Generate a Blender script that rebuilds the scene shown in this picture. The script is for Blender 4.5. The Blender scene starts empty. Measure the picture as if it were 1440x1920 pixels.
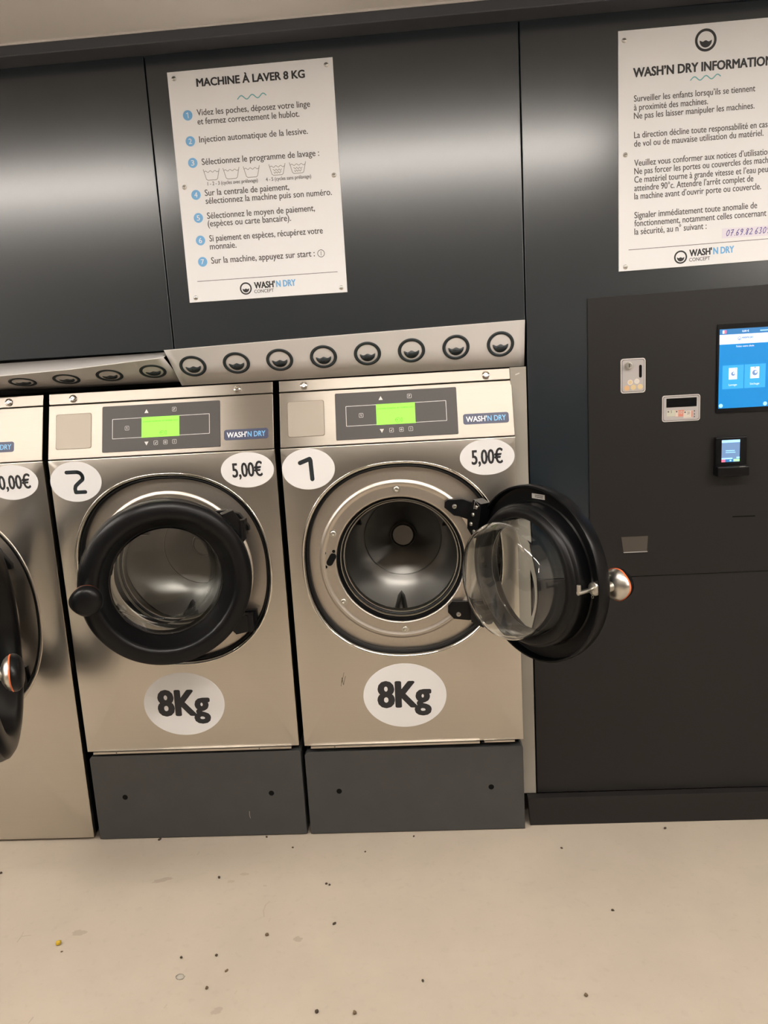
import bpy, bmesh, math, random
from mathutils import Vector, Matrix
random.seed(7)
PI = math.pi
SC = bpy.context.scene
COL = SC.collection

# ------------------------------------------------------------------ camera
cam_d = bpy.data.cameras.new('camera')
cam = bpy.data.objects.new('camera', cam_d); COL.objects.link(cam)
CAM_F, YAW, PITCH, ROLL = 1493.17, 0.0565310, -0.186261, -0.0582999
_fw = Vector((-math.sin(YAW) * math.cos(PITCH), math.cos(YAW) * math.cos(PITCH), math.sin(PITCH)))
_r0 = Vector((math.cos(YAW), math.sin(YAW), 0)); _u0 = _r0.cross(_fw)
_r = math.cos(ROLL) * _r0 + math.sin(ROLL) * _u0
_u = -math.sin(ROLL) * _r0 + math.cos(ROLL) * _u0
_m = Matrix((_r, _u, -_fw)).transposed().to_4x4()
_m.translation = Vector((0.44166, -2.38767, 1.53051))
cam.matrix_world = _m
cam_d.sensor_fit = 'VERTICAL'; cam_d.sensor_height = 36.0
cam_d.lens = CAM_F / 1920 * 36.0
cam_d.clip_start = 0.05
SC.camera = cam

# ------------------------------------------------------------------ world, exposure, lamps
w = bpy.data.worlds.new('world'); SC.world = w; w.use_nodes = True
w.node_tree.nodes['Background'].inputs[0].default_value = (0.9, 0.85, 0.78, 1)
w.node_tree.nodes['Background'].inputs[1].default_value = 0.05
vs = SC.view_settings
vs.view_transform = 'Standard'; vs.look = 'None'; vs.gamma = 1.0; vs.use_curve_mapping = False
vs.exposure = 0.50
LAMP_POWER = 44.0                       # radiance of the tube diffusers
LAMP_COLOR = (1.0, 0.935, 0.86)
# middle of each ceiling batten light (x, y); the row in front of the washers shows in the wall sheets
LAMPS = [(-3.16, -1.42), (-1.40, -1.42), (0.58, -1.42), (2.39, -1.42), (-3.7, -3.2), (2.9, -3.2)]  # last two: unseen fill lights added to brighten floor and ceiling

# ------------------------------------------------------------------ materials
def mat(name, col, rough=0.5, metal=0.0, spec=0.5, emit=0.0, aniso=0.0, trans=0.0, ior=1.5, coat=0.0):
    m = bpy.data.materials.new(name); m.use_nodes = True
    b = m.node_tree.nodes['Principled BSDF']
    b.inputs['Base Color'].default_value = (*col, 1)
    b.inputs['Roughness'].default_value = rough
    b.inputs['Metallic'].default_value = metal
    b.inputs['Specular IOR Level'].default_value = spec
    b.inputs['IOR'].default_value = ior
    b.inputs['Transmission Weight'].default_value = trans
    b.inputs['Coat Weight'].default_value = coat
    if emit:
        b.inputs['Emission Color'].default_value = (*col, 1)
        b.inputs['Emission Strength'].default_value = emit
    if aniso:
        b.inputs['Anisotropic'].default_value = aniso; b.inputs['Anisotropic Rotation'].default_value = 0.25   # brushed along the width
        t = m.node_tree.nodes.new('ShaderNodeTangent'); t.direction_type = 'UV_MAP'; t.uv_map = 'UVMap'
        m.node_tree.links.new(t.outputs[0], b.inputs['Tangent'])
    return m

def brushed(m, scale=(1.5, 1.5, 240.0), col_var=0.06, rough_var=0.05):
    """fine horizontal brushing plus faint smears"""
    nt = m.node_tree; b = nt.nodes['Principled BSDF']
    tc = nt.nodes.new('ShaderNodeTexCoord'); mp = nt.nodes.new('ShaderNodeMapping')
    mp.inputs['Scale'].default_value = scale
    n = nt.nodes.new('ShaderNodeTexNoise'); n.inputs['Scale'].default_value = 3.0; n.inputs['Detail'].default_value = 3
    n2 = nt.nodes.new('ShaderNodeTexNoise'); n2.inputs['Scale'].default_value = 4.0; n2.inputs['Detail'].default_value = 4
    nt.links.new(tc.outputs['Object'], mp.inputs[0]); nt.links.new(mp.outputs[0], n.inputs[0])
    nt.links.new(tc.outputs['Object'], n2.inputs[0])
    r0 = b.inputs['Roughness'].default_value
    mr = nt.nodes.new('ShaderNodeMapRange'); mr.inputs[3].default_value = r0 - rough_var; mr.inputs[4].default_value = r0 + rough_var
    nt.links.new(n2.outputs[0], mr.inputs[0]); nt.links.new(mr.outputs[0], b.inputs['Roughness'])
    c = b.inputs['Base Color'].default_value[:3]
    mx = nt.nodes.new('ShaderNodeMixRGB'); mx.inputs[1].default_value = (*[v * (1 - col_var) for v in c], 1)
    mx.inputs[2].default_value = (*[min(1, v * (1 + col_var)) for v in c], 1)
    nt.links.new(n.outputs[0], mx.inputs[0]); nt.links.new(mx.outputs[0], b.inputs['Base Color'])
    return m

M = {}
M['steel'] = brushed(mat('brushed_steel', (0.585, 0.548, 0.495), 0.28, 1.0, aniso=0.3), col_var=0.03, rough_var=0.012)
M['steel_panel'] = brushed(mat('brushed_steel_panel', (0.33, 0.295, 0.258), 0.33, 1.0, aniso=0.8), col_var=0.03, rough_var=0.012)
M['plate'] = brushed(mat('satin_steel_plate', (0.56, 0.51, 0.45), 0.38, 1.0), (40, 40, 40))
M['chrome'] = mat('polished_steel', (0.72, 0.69, 0.64), 0.10, 1.0)
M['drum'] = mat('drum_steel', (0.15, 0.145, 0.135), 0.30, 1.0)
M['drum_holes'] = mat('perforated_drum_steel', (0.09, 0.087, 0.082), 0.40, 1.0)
M['zinc'] = mat('zinc_plated', (0.62, 0.60, 0.55), 0.30, 1.0)
M['black'] = mat('black_plastic', (0.0045, 0.0045, 0.005), 0.30, spec=0.22)
M['rubber'] = mat('black_rubber', (0.004, 0.004, 0.0045), 0.38, spec=0.25)
M['void'] = mat('black_void', (0.004, 0.004, 0.004), 0.8, spec=0.1)
M['glass'] = mat('clear_glass', (0.97, 0.99, 0.98), 0.0, trans=1.0, ior=1.46)
M['orange'] = mat('orange_plastic', (0.75, 0.16, 0.05), 0.4)
M['sheet'] = mat('anthracite_sheet', (0.0090, 0.0148, 0.0200), 0.23, 0.0, spec=0.9, coat=0.35)
_b = M['sheet'].node_tree.nodes['Principled BSDF']; _b.inputs['Coat Roughness'].default_value = 0.23; _b.inputs['Coat IOR'].default_value = 1.6
M['sheet_dim'] = mat('anthracite_sheet_dimmed', (0.0150, 0.0140, 0.0138), 0.42, spec=0.32)  # dimmer copy of the wall sheet: weaker floor reflection put into its colour
M['base'] = mat('baseboard_sheet', (0.0165, 0.0150, 0.0145), 0.45, spec=0.3)
M['trim'] = mat('anthracite_trim', (0.060, 0.064, 0.075), 0.45, spec=0.35)
M['plinth'] = brushed(mat('dark_grey_plinth_paint', (0.053, 0.053, 0.053), 0.42, spec=0.4), (6, 6, 6), 0.12, 0.06)
M['kiosk'] = mat('kiosk_black_sheet', (0.0120, 0.0108, 0.0105), 0.42, spec=0.35)
M['cream'] = mat('cream_painted_sheet', (0.61, 0.585, 0.57), 0.45, spec=0.35)
M['filler'] = mat('beige_grey_filler', (0.33, 0.305, 0.265), 0.5, spec=0.3)
M['poster'] = mat('poster_white', (0.77, 0.77, 0.78), 0.42, spec=0.35)
M['ink'] = mat('ink_black', (0.018, 0.018, 0.020), 0.5)
M['ink_grey'] = mat('ink_grey', (0.075, 0.068, 0.066), 0.5)
M['ink_line'] = mat('ink_light_grey', (0.24, 0.225, 0.21), 0.5)
M['blue'] = mat('ink_blue', (0.17, 0.42, 0.72), 0.45)
M['teal'] = mat('ink_teal', (0.16, 0.42, 0.45), 0.45)
M['purple'] = mat('ink_pen_violet', (0.10, 0.075, 0.30), 0.5)
M['tape'] = mat('pale_tape', (0.72, 0.68, 0.76), 0.4)
M['sticker'] = mat('sticker_white', (0.74, 0.73, 0.73), 0.4, spec=0.35)
M['logo_dark'] = mat('logo_dark_slate', (0.017, 0.024, 0.028), 0.4)
M['badge'] = mat('badge_navy', (0.022, 0.030, 0.085), 0.35)
M['badge_white'] = mat('badge_white', (0.80, 0.80, 0.85), 0.4)
M['badge_blue'] = mat('badge_sky_blue', (0.16, 0.46, 0.80), 0.4)
M['keypad'] = mat('keypad_grey', (0.070, 0.065, 0.062), 0.4, spec=0.25)
M['keypad_line'] = mat('keypad_print', (0.62, 0.60, 0.57), 0.4)
M['lcd'] = mat('lcd_green', (0.27, 0.78, 0.085), 0.5, spec=0.15, emit=0.45)
M['lcd_ink'] = mat('lcd_segments', (0.07, 0.30, 0.02), 0.5, spec=0.15, emit=0.3)
M['hatch'] = mat('hatch_satin_steel', (0.30, 0.262, 0.222), 0.5, 0.8)
M['groove'] = mat('groove_dark_bronze', (0.16, 0.125, 0.085), 0.5)  # dark bronze outline round the soap hatch
M['silver'] = mat('silver_plate', (0.42, 0.39, 0.385), 0.5, 0.15)
M['silver_rim'] = mat('silver_rim', (0.62, 0.59, 0.56), 0.4, 0.3)
M['coin_a'] = mat('print_copper', (0.62, 0.38, 0.19), 0.5)
M['coin_b'] = mat('print_gold', (0.62, 0.48, 0.26), 0.5)
M['coin_c'] = mat('print_pale', (0.66, 0.60, 0.52), 0.5)
M['note_green'] = mat('print_note_green', (0.50, 0.50, 0.40), 0.5)
M['note_red'] = mat('print_note_red', (0.60, 0.22, 0.16), 0.5)
M['note_pale'] = mat('print_note_pale', (0.58, 0.53, 0.46), 0.5)
M['glass_black'] = mat('black_screen_glass', (0.006, 0.006, 0.007), 0.12)
M['scr_blue'] = mat('screen_blue', (0.010, 0.175, 0.46), 0.2, emit=0.52)
M['scr_dark'] = mat('screen_dark_blue', (0.03, 0.14, 0.33), 0.2, emit=0.6)
M['scr_tile'] = mat('screen_tile_blue', (0.035, 0.29, 0.70), 0.2, emit=0.52)
M['scr_white'] = mat('screen_white', (0.60, 0.66, 0.92), 0.2, emit=0.65)
M['scr_red'] = mat('screen_red', (0.75, 0.12, 0.20), 0.2, emit=0.7)
M['scr_slate'] = mat('screen_slate', (0.10, 0.17, 0.30), 0.2, emit=0.8)
M['scr_green'] = mat('screen_green', (0.30, 0.72, 0.30), 0.2, emit=0.8)
M['scr_light'] = mat('screen_light_blue', (0.25, 0.52, 0.85), 0.2, emit=0.9)
M['flap'] = mat('coin_cup_grey', (0.085, 0.074, 0.062), 0.35, 0.3)
M['ceiling'] = mat('ceiling_paint', (0.76, 0.73, 0.71), 0.7)
M['room_wall'] = mat('room_wall_paint', (0.55, 0.52, 0.48), 0.7)
M['room_front'] = mat('room_front_paint', (0.46, 0.44, 0.42), 0.7)
M['room_dark'] = mat('room_dark_sheet', (0.05, 0.05, 0.052), 0.5)
M['lamp_body'] = mat('lamp_white', (0.75, 0.73, 0.70), 0.5)
M['lamp'] = mat('lamp_diffuser', LAMP_COLOR, 0.5, emit=LAMP_POWER)
M['grit'] = mat('dark_grit', (0.045, 0.032, 0.020), 0.8)
M['grit_brown'] = mat('brown_grit', (0.13, 0.085, 0.05), 0.8)
M['yellow'] = mat('yellow_crumb', (0.52, 0.34, 0.02), 0.45)
M['scrap'] = mat('clear_film', (0.62, 0.58, 0.50), 0.25, trans=0.4)
M['stain'] = mat('floor_stain', (0.40, 0.33, 0.25), 0.5)
M['scuff'] = mat('floor_scuff', (0.36, 0.30, 0.235), 0.5)

def floor_mat():
    m = mat('painted_concrete', (0.60, 0.50, 0.385), 0.5, spec=0.25)
    nt = m.node_tree; b = nt.nodes['Principled BSDF']
    tc = nt.nodes.new('ShaderNodeTexCoord')
    n = nt.nodes.new('ShaderNodeTexNoise'); n.inputs['Scale'].default_value = 2.2; n.inputs['Detail'].default_value = 8; n.inputs['Roughness'].default_value = 0.65
    n2 = nt.nodes.new('ShaderNodeTexNoise'); n2.inputs['Scale'].default_value = 38.0; n2.inputs['Detail'].default_value = 6
    for k in (n, n2): nt.links.new(tc.outputs['Object'], k.inputs[0])
    r = nt.nodes.new('ShaderNodeValToRGB')
    r.color_ramp.elements[0].position = 0.3; r.color_ramp.elements[0].color = (0.425, 0.368, 0.298, 1)
    r.color_ramp.elements[1].position = 0.7; r.color_ramp.elements[1].color = (0.485, 0.418, 0.338, 1)
    nt.links.new(n.outputs[0], r.inputs[0])
    r2 = nt.nodes.new('ShaderNodeValToRGB')
    r2.color_ramp.elements[0].position = 0.24; r2.color_ramp.elements[0].color = (0.80, 0.78, 0.76, 1)
    r2.color_ramp.elements[1].position = 0.42; r2.color_ramp.elements[1].color = (1, 1, 1, 1)
    nt.links.new(n2.outputs[0], r2.inputs[0])
    mx = nt.nodes.new('ShaderNodeMixRGB'); mx.blend_type = 'MULTIPLY'; mx.inputs[0].default_value = 0.3
    nt.links.new(r.outputs[0], mx.inputs[1]); nt.links.new(r2.outputs[0], mx.inputs[2])
    nt.links.new(mx.outputs[0], b.inputs['Base Color'])
    return m
M['floor'] = floor_mat()

# ------------------------------------------------------------------ mesh helpers
class Frame:
    """local (a right, b up, c out of the surface) -> scene point"""
    def __init__(s, o, ex=(1, 0, 0), ey=(0, 0, 1), ez=(0, -1, 0)):
        s.o = Vector(o); s.ex = Vector(ex).normalized(); s.ey = Vector(ey).normalized(); s.ez = Vector(ez).normalized()
    def p(s, a, b, c=0.0): return s.o + s.ex * a + s.ey * b + s.ez * c
    def at(s, a, b, c=0.0): return Frame(s.p(a, b, c), s.ex, s.ey, s.ez)
WORLD = Frame((0, 0, 0))

class MB:
    def __init__(s): s.v = []; s.f = []; s.mi = []; s.mats = []; s.flat = False
    def _m(s, m):
        m = M[m] if isinstance(m, str) else m
        if m not in s.mats: s.mats.append(m)
        return s.mats.index(m)
    def add(s, vs_, fs, m):
        k = len(s.v); i = s._m(m)
        s.v += [Vector(v) for v in vs_]
        for f in fs: s.f.append([k + q for q in f]); s.mi.append(i)
    def box(s, a0, a1, b0, b1, c0, c1, m, fr=WORLD, bev=0.0, seg=2):
        if bev: s.flat = True
        bm = bmesh.new(); bmesh.ops.create_cube(bm, size=1)
        for v in bm.verts:
            v.co = Vector(((a0 + a1) / 2 + v.co.x * (a1 - a0), (b0 + b1) / 2 + v.co.y * (b1 - b0), (c0 + c1) / 2 + v.co.z * (c1 - c0)))
        if bev: bmesh.ops.bevel(bm, geom=bm.edges[:], offset=bev, segments=seg, profile=0.5, affect='EDGES')
        bm.verts.index_update()
        s.add([fr.p(*v.co) for v in bm.verts], [[v.index for v in f.verts] for f in bm.faces], m); bm.free()
    def quad(s, a0, a1, b0, b1, c, m, fr=WORLD):
        s.add([fr.p(a0, b0, c), fr.p(a1, b0, c), fr.p(a1, b1, c), fr.p(a0, b1, c)], [[0, 1, 2, 3]], m)
    def lathe(s, prof, m, fr=WORLD, seg=64, sx=1.0, sy=1.0, warp=None, a0=0.0, a1=2 * PI):
        full = abs(a1 - a0 - 2 * PI) < 1e-6; n = seg if full else seg + 1
        vs_ = []; fs = []
        for i in range(n):
            t = a0 + (a1 - a0) * i / seg
            for r, h in prof:
                a, b = r * math.cos(t) * sx, r * math.sin(t) * sy
                if warp: a, b = warp(a, b)
                vs_.append(fr.p(a, b, h))
        k = len(prof)
        for i in range(seg):
            j = (i + 1) % n
            for q in range(k - 1):
                fs.append([i * k + q, j * k + q, j * k + q + 1, i * k + q + 1])
        s.add(vs_, fs, m)
    def disc(s, a, b, c, ra, m, fr=WORLD, rb=None, seg=48):
        rb = rb or ra
        s.add([fr.p(a + ra * math.cos(2 * PI * i / seg), b + rb * math.sin(2 * PI * i / seg), c) for i in range(seg)], [list(range(seg))], m)
    def cyl(s, a, b, c0, c1, r, m, fr=WORLD, seg=32, bev=0.0, rb=None):
        prof = [(1e-5, c1), (r - bev, c1), (r, c1 - bev), (r, c0)] if bev else [(1e-5, c1), (r, c1), (r, c0)]
        s.lathe(prof, m, fr.at(a, b, 0), seg, 1.0, (rb / r) if rb else 1.0)
    def ring(s, a, b, c, r0, r1, m, fr=WORLD, seg=48, sy=1.0):
        s.lathe([(r1, c), (r0, c)], m, fr.at(a, b, 0), seg, 1.0, sy)
    def poly(s, pts, c, m, fr=WORLD):
        s.add([fr.p(x, y, c) for x, y in pts], [list(range(len(pts)))], m)
    def prism(s, pts, c0, c1, m, fr=WORLD, bev=0.0):
        if bev: s.flat = True
        bm = bmesh.new()
        lo = [bm.verts.new((x, y, c0)) for x, y in pts]; hi = [bm.verts.new((x, y, c1)) for x, y in pts]
        n = len(pts)
        bm.faces.new(lo[::-1]); top = bm.faces.new(hi)
        for i in range(n): bm.faces.new((lo[i], lo[(i + 1) % n], hi[(i + 1) % n], hi[i]))
        if bev: bmesh.ops.bevel(bm, geom=list(top.edges), offset=bev, segments=2, profile=0.5, affect='EDGES')
        bm.verts.index_update()
        s.add([fr.p(*v.co) for v in bm.verts], [[v.index for v in f.verts] for f in bm.faces], m); bm.free()
    def tube(s, path, r, m, fr=WORLD, seg=10, closed=False):
        P = [fr.p(*q) for q in path]; n = len(P); vs_ = []; fs = []
        up = Vector((0.3, 0.2, 0.93)).normalized()
        for i in range(n):
            d = (P[(i + 1) % n] - P[i - 1]) if closed else (P[min(i + 1, n - 1)] - P[max(i - 1, 0)])
            d.normalize(); x = d.cross(up).normalized(); y = x.cross(d)
            for k in range(seg):
                t = 2 * PI * k / seg; vs_.append(P[i] + x * r * math.cos(t) + y * r * math.sin(t))
        for i in range(n if closed else n - 1):
            j = (i + 1) % n
            for k in range(seg): fs.append([i * seg + k, i * seg + (k + 1) % seg, j * seg + (k + 1) % seg, j * seg + k])
        if not closed: fs += [list(range(seg))[::-1], [(n - 1) * seg + k for k in range(seg)]]
        s.add(vs_, fs, m)
    def stroke(s, pts, wd, c, m, fr=WORLD, caps=True, closed=False):
        """flat line of constant width with rounded ends and joints"""
        n = len(pts)
        for i in range(n if closed else n - 1):
            x0, y0 = pts[i]; x1, y1 = pts[(i + 1) % n]; l = math.hypot(x1 - x0, y1 - y0)
            if l < 1e-9: continue
            ux, uy = (x1 - x0) / l, (y1 - y0) / l; px, py = -uy * wd / 2, ux * wd / 2
            s.add([fr.p(x0 - px, y0 - py, c), fr.p(x1 - px, y1 - py, c), fr.p(x1 + px, y1 + py, c), fr.p(x0 + px, y0 + py, c)], [[0, 1, 2, 3]], m)
        if caps:
            for q, (x, y) in enumerate(pts): s.disc(x, y, c + 0.00002 * (1 + q % 2), wd / 2, m, fr, seg=12)
    def rrect(s, a0, a1, b0, b1, c, r, m, fr=WORLD, c0=None, bev=0.0):
        pts = rrect_pts(a0, a1, b0, b1, r)
        if c0 is None: s.poly(pts, c, m, fr)
        else: s.prism(pts, c0, c, m, fr, bev)
    def text(s, body, x0, z0, x1, z1, cap, m, c, fr=WORLD, bold=0.0, vis=None):
        """lettering whose baseline runs from (x0,z0) to (x1,z1); vis = the leading part that fills that width"""
        tm, bx0, bx1 = glyphs(body, bold)
        if vis: bx1 = glyphs(vis, bold)[2]
        L = math.hypot(x1 - x0, z1 - z0); ux, uz = (x1 - x0) / L, (z1 - z0) / L
        kx = L / (bx1 - bx0); kz = cap / CAPH
        kx = (L - 2 * bold * kz) / (bx1 - bx0)
        shifts = [(0, 0)] + (([(bold, 0), (-bold, 0), (0, bold * 0.6), (0, -bold * 0.6)] if bold < 0.018 else
                              [(bold * math.cos(PI * q / 8), bold * 0.7 * math.sin(PI * q / 8)) for q in range(16)]) if bold else [])
        for i, (da, db) in enumerate(shifts):          # heavier strokes: the same glyphs stacked with a small shift
            sh = [((v[0] - bx0) * kx + (bold + da) * kz, (v[1] + db) * kz) for v in tm[0]]
            s.add([fr.p(x0 + a * ux - b * uz, z0 + a * uz + b * ux, c + 0.00001 * i) for a, b in sh], tm[1], m)
    def build(s, name, parent=None, origin=None, angle=35, smooth=True, recalc=False):
        o_ = Vector(origin) if origin is not None else (parent_origin(parent) if parent else Vector((0, 0, 0)))
        me = bpy.data.meshes.new(name)
        me.from_pydata([tuple(v - o_) for v in s.v], [], s.f)
        for m in s.mats: me.materials.append(m)
        me.polygons.foreach_set('material_index', s.mi)
        uv = me.uv_layers.new(name='UVMap')
        for l in me.loops:
            co = me.vertices[l.vertex_index].co; uv.data[l.index].uv = (co.x, co.z + 0.3 * co.y)
        if recalc:
            bm = bmesh.new(); bm.from_mesh(me); bmesh.ops.remove_doubles(bm, verts=bm.verts, dist=1e-6)
            bmesh.ops.recalc_face_normals(bm, faces=bm.faces); bm.to_mesh(me); bm.free()
        me.update()
        if smooth:
            me.shade_smooth(); me.set_sharp_from_angle(angle=math.radians(angle))
        ob = bpy.data.objects.new(name, me); COL.objects.link(ob)
        if s.flat and smooth:                          # keep big faces flat beside their rounded edges
            wn = ob.modifiers.new('weighted_normals', 'WEIGHTED_NORMAL'); wn.weight = 100; wn.keep_sharp = True
        if parent: ob.parent = parent
        else: ob.location = o_
        return ob

ORIGIN = {}
def parent_origin(p): return ORIGIN.get(p.name, Vector((0, 0, 0)))

def rrect_pts(a0, a1, b0, b1, r, n=6):
    out = []
    for cx, cy, t0 in ((a1 - r, b0 + r, -PI / 2), (a1 - r, b1 - r, 0), (a0 + r, b1 - r, PI / 2), (a0 + r, b0 + r, PI)):
        for i in range(n + 1):
            t = t0 + PI / 2 * i / n; out.append((cx + r * math.cos(t), cy + r * math.sin(t)))
    return out

_G = {}
def glyphs(body, bold):
    k = (body, bold)
    if k not in _G:
        c = bpy.data.curves.new('lettering', 'FONT'); c.body = body; c.size = 1.0; c.resolution_u = 3; c.offset = 0.0
        c.fill_mode = 'FRONT'
        o = bpy.data.objects.new('lettering', c); COL.objects.link(o)
        dg = bpy.context.evaluated_depsgraph_get(); dg.update()
        me = bpy.data.meshes.new_from_object(o.evaluated_get(dg))
        vs_ = [tuple(v.co) for v in me.vertices]; fs = []
        for p in me.polygons:
            vv = list(p.vertices)
            if p.normal.z < 0: vv = vv[::-1]
            fs.append(vv)
        xs = [v[0] for v in vs_]
        _G[k] = ((vs_, fs), min(xs), max(xs))
        bpy.data.objects.remove(o); bpy.data.curves.remove(c); bpy.data.meshes.remove(me)
    return _G[k]
CAPH = max(v[1] for v in glyphs('H', 0.0)[0][0])

def tag(o, label, cat, group=None):
    o['label'] = label; o['category'] = cat
    if group: o['group'] = group
    return o
def thing(name, loc, label, cat, group=None):
    o = bpy.data.objects.new(name, None); COL.objects.link(o); o.location = loc
    o.empty_display_size = 0.05
    ORIGIN[o.name] = Vector(loc); return tag(o, label, cat, group)
def struct(o):
    o['kind'] = 'structure'; return o

def drum_logo(mb, a, b, r, c, m, fr=WORLD, sy=1.0):
    """round porthole mark: a ring with a bowl of waves inside"""
    mb.ring(a, b, c, r * 0.765, r, m, fr, 48, sy)
    pts = []
    for i in range(17):
        t = PI + (PI) * i / 16
        pts.append((a + 0.58 * r * math.cos(t) * 0.98, b + sy * (-0.04 * r + 0.62 * r * math.sin(t) * 0.98)))
    top = []
    for i in range(25):
        x = 0.57 - 1.14 * i / 24
        top.append((a + x * r, b + sy * r * (-0.02 + 0.055 * math.cos(x * 2 * PI / 0.57) - 0.05)))
    mb.poly(pts + top, c, m, fr)
LAMP_WORDS = ['batten light on the ceiling over the tall left washer', 'batten light on the ceiling in front of washer 2', 'batten light on the ceiling in front of washer 1', 'batten light on the ceiling in front of the payment panel', 'unseen fill light added behind the camera on the left', 'unseen fill light added behind the camera on the right']

# ------------------------------------------------------------------ the setting
YW = 0.0488                                   # face of the wall sheets
def sbox(name, a, m, bev=0.0, parent=None):
    mb = MB(); mb.box(a[0], a[1], a[2], a[3], a[4], a[5], m, Frame((0, 0, 0), (1, 0, 0), (0, 1, 0), (0, 0, 1)), bev)
    return mb.build(name, parent)
XYZ = Frame((0, 0, 0), (1, 0, 0), (0, 1, 0), (0, 0, 1))

fl = MB(); fl.box(-4.2, 3.2, -5.0, 1.0, -0.1, 0.0, 'floor', XYZ)
GROUND = Frame((0, 0, 0.0), (1, 0, 0), (0, 1, 0), (0, 0, 1))
def blot(x, y, rx, ry, m, rot=0.0, seed=1):
    rnd = random.Random(seed); pts = []
    for i in range(18):
        t = 2 * PI * i / 18; k = 0.75 + 0.5 * rnd.random()
        a, b = rx * k * math.cos(t), ry * k * math.sin(t)
        pts.append((x + a * math.cos(rot) - b * math.sin(rot), y + a * math.sin(rot) + b * math.cos(rot)))
    fl.poly(pts, 0.0004, m, GROUND)
blot(-0.1797, -0.2007, 0.013, 0.007, 'stain', 0, 0)
blot(-0.2133, -0.2355, 0.012, 0.007, 'stain', 0, 1)
blot(0.0308, -0.4879, 0.012, 0.01, 'scuff', 0, 2)
blot(-0.4304, -0.2204, 0.03, 0.01, 'scuff', 0.3, 3)
blot(-0.1033, -0.2593, 0.006, 0.004, 'stain', 0, 4)
blot(-0.1302, -0.7297, 0.014, 0.01, 'scuff', 0.5, 5)
blot(-0.5959, -0.4469, 0.02, 0.012, 'scuff', 0, 6)
fl.stroke([(-0.0765, -0.3323), (-0.0849, -0.346), (-0.0862, -0.3711), (-0.0798, -0.3958)], 0.0045, 0.0005, 'stain', GROUND)
fl.stroke([(-0.7597, -0.4805), (-0.7591, -0.4575), (-0.7331, -0.4539)], 0.003, 0.0005, 'scuff', GROUND)
fl.stroke([(-0.7591, -0.4575), (-0.7616, -0.4404)], 0.002, 0.0005, 'scuff', GROUND)
fl.stroke([(-0.5883, -0.7579), (-0.5854, -0.7419)], 0.003, 0.0005, 'scuff', GROUND)
fl.stroke([(-0.3564, -0.0965), (-0.3541, -0.0796)], 0.0025, 0.0005, 'scuff', GROUND)
fl.stroke([(-0.2652, -0.7177), (-0.2617, -0.7078)], 0.003, 0.0005, 'stain', GROUND)
fl.stroke([(-0.099, -0.677), (-0.0959, -0.6668)], 0.0025, 0.0005, 'stain', GROUND)
fl.stroke([(-0.0622, -0.416), (-0.0601, -0.403)], 0.0025, 0.0005, 'stain', GROUND)
floor = struct(fl.build('floor'))

wb = struct(sbox('wall_back', (-4.2, 3.2, 0.9, 1.0, 0.0, 2.7), 'room_dark'))
struct(sbox('wall_left', (-4.3, -4.2, -5.0, 1.0, 0.0, 2.7), 'room_wall'))
struct(sbox('wall_right', (3.2, 3.3, -5.0, 1.0, 0.0, 2.7), 'room_wall'))
struct(sbox('wall_front', (-4.2, 3.2, -5.1, -5.0, 0.0, 2.7), 'room_front'))

struct(sbox('added_dado', (-4.2, 3.2, -5.0, -4.97, 0.0, 1.35), 'room_dark'))   # unseen dark band added on the opposite wall to darken the washers' reflections

# sheet cladding above the washers and behind the payment point: one sheet each
def sheet(x0, x1, z0, z1, m='sheet'):
    fr = Frame((0, YW, 0))
    mb = MB(); mb.box(x0, x1, z0, z1, -0.03, 0.0, m, fr, 0.0025, 3)
    return struct(mb.build('wall_back'))
sheet(-4.0, -1.834, 1.60, 2.44); sheet(-1.831, -0.3065, 1.60, 2.44)
sheet(-0.3035, 0.7545, 1.60, 2.44); sheet(0.7575, 3.19, 0.8315, 2.44); sheet(0.7575, 3.19, 0.10, 0.8290, 'sheet_dim')  # last one splits off the lower wall to take the dimmed sheet colour

# ceiling and the folded trim under it, both rise a touch to the right as in the place
TILT = 0.0105
def zt(x, z): return z + TILT * x
cb = MB()
cb.add([(-4.3, -5.1, zt(-4.3, 2.459)), (3.3, -5.1, zt(3.3, 2.459)), (3.3, 1.0, zt(3.3, 2.459)), (-4.3, 1.0, zt(-4.3, 2.459)),
        (-4.3, -5.1, 2.75), (3.3, -5.1, 2.75), (3.3, 1.0, 2.75), (-4.3, 1.0, 2.75)],
       [[0, 3, 2, 1], [4, 5, 6, 7], [0, 1, 5, 4], [1, 2, 6, 5], [2, 3, 7, 6], [3, 0, 4, 7]], 'ceiling')
struct(cb.build('ceiling'))
tb = MB()
pr = [(YW - 0.079, 2.427), (YW - 0.081, 2.430), (YW - 0.081, 2.4585), (YW + 0.02, 2.4585), (YW + 0.02, 2.427)]
n = len(pr); vs_ = []
for x in (-4.19, 3.19): vs_ += [(x, y, zt(x, z)) for y, z in pr]
tb.add(vs_, [[i, (i + 1) % n, n + (i + 1) % n, n + i] for i in range(n)] + [list(range(n))[::-1], list(range(n, 2 * n))], 'trim')
struct(tb.build('trim_1', recalc=True, angle=20))
tb = MB(); tb.tube([(-4.19, YW - 0.083, zt(-4.19, 2.4575)), (3.19, YW - 0.083, zt(3.19, 2.4575))], 0.0035, 'cream', XYZ)
struct(tb.build('trim_2'))                     # thin pale bead between trim and ceiling

bb = MB()
bb.prism([(0.729, 0.0), (3.19, 0.0), (3.19, 0.1005), (0.723, 0.0985)], -0.029, 0.0, 'base', Frame((0, 0.02, 0)), 0.0015)
struct(bb.build('baseboard_back'))

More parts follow.
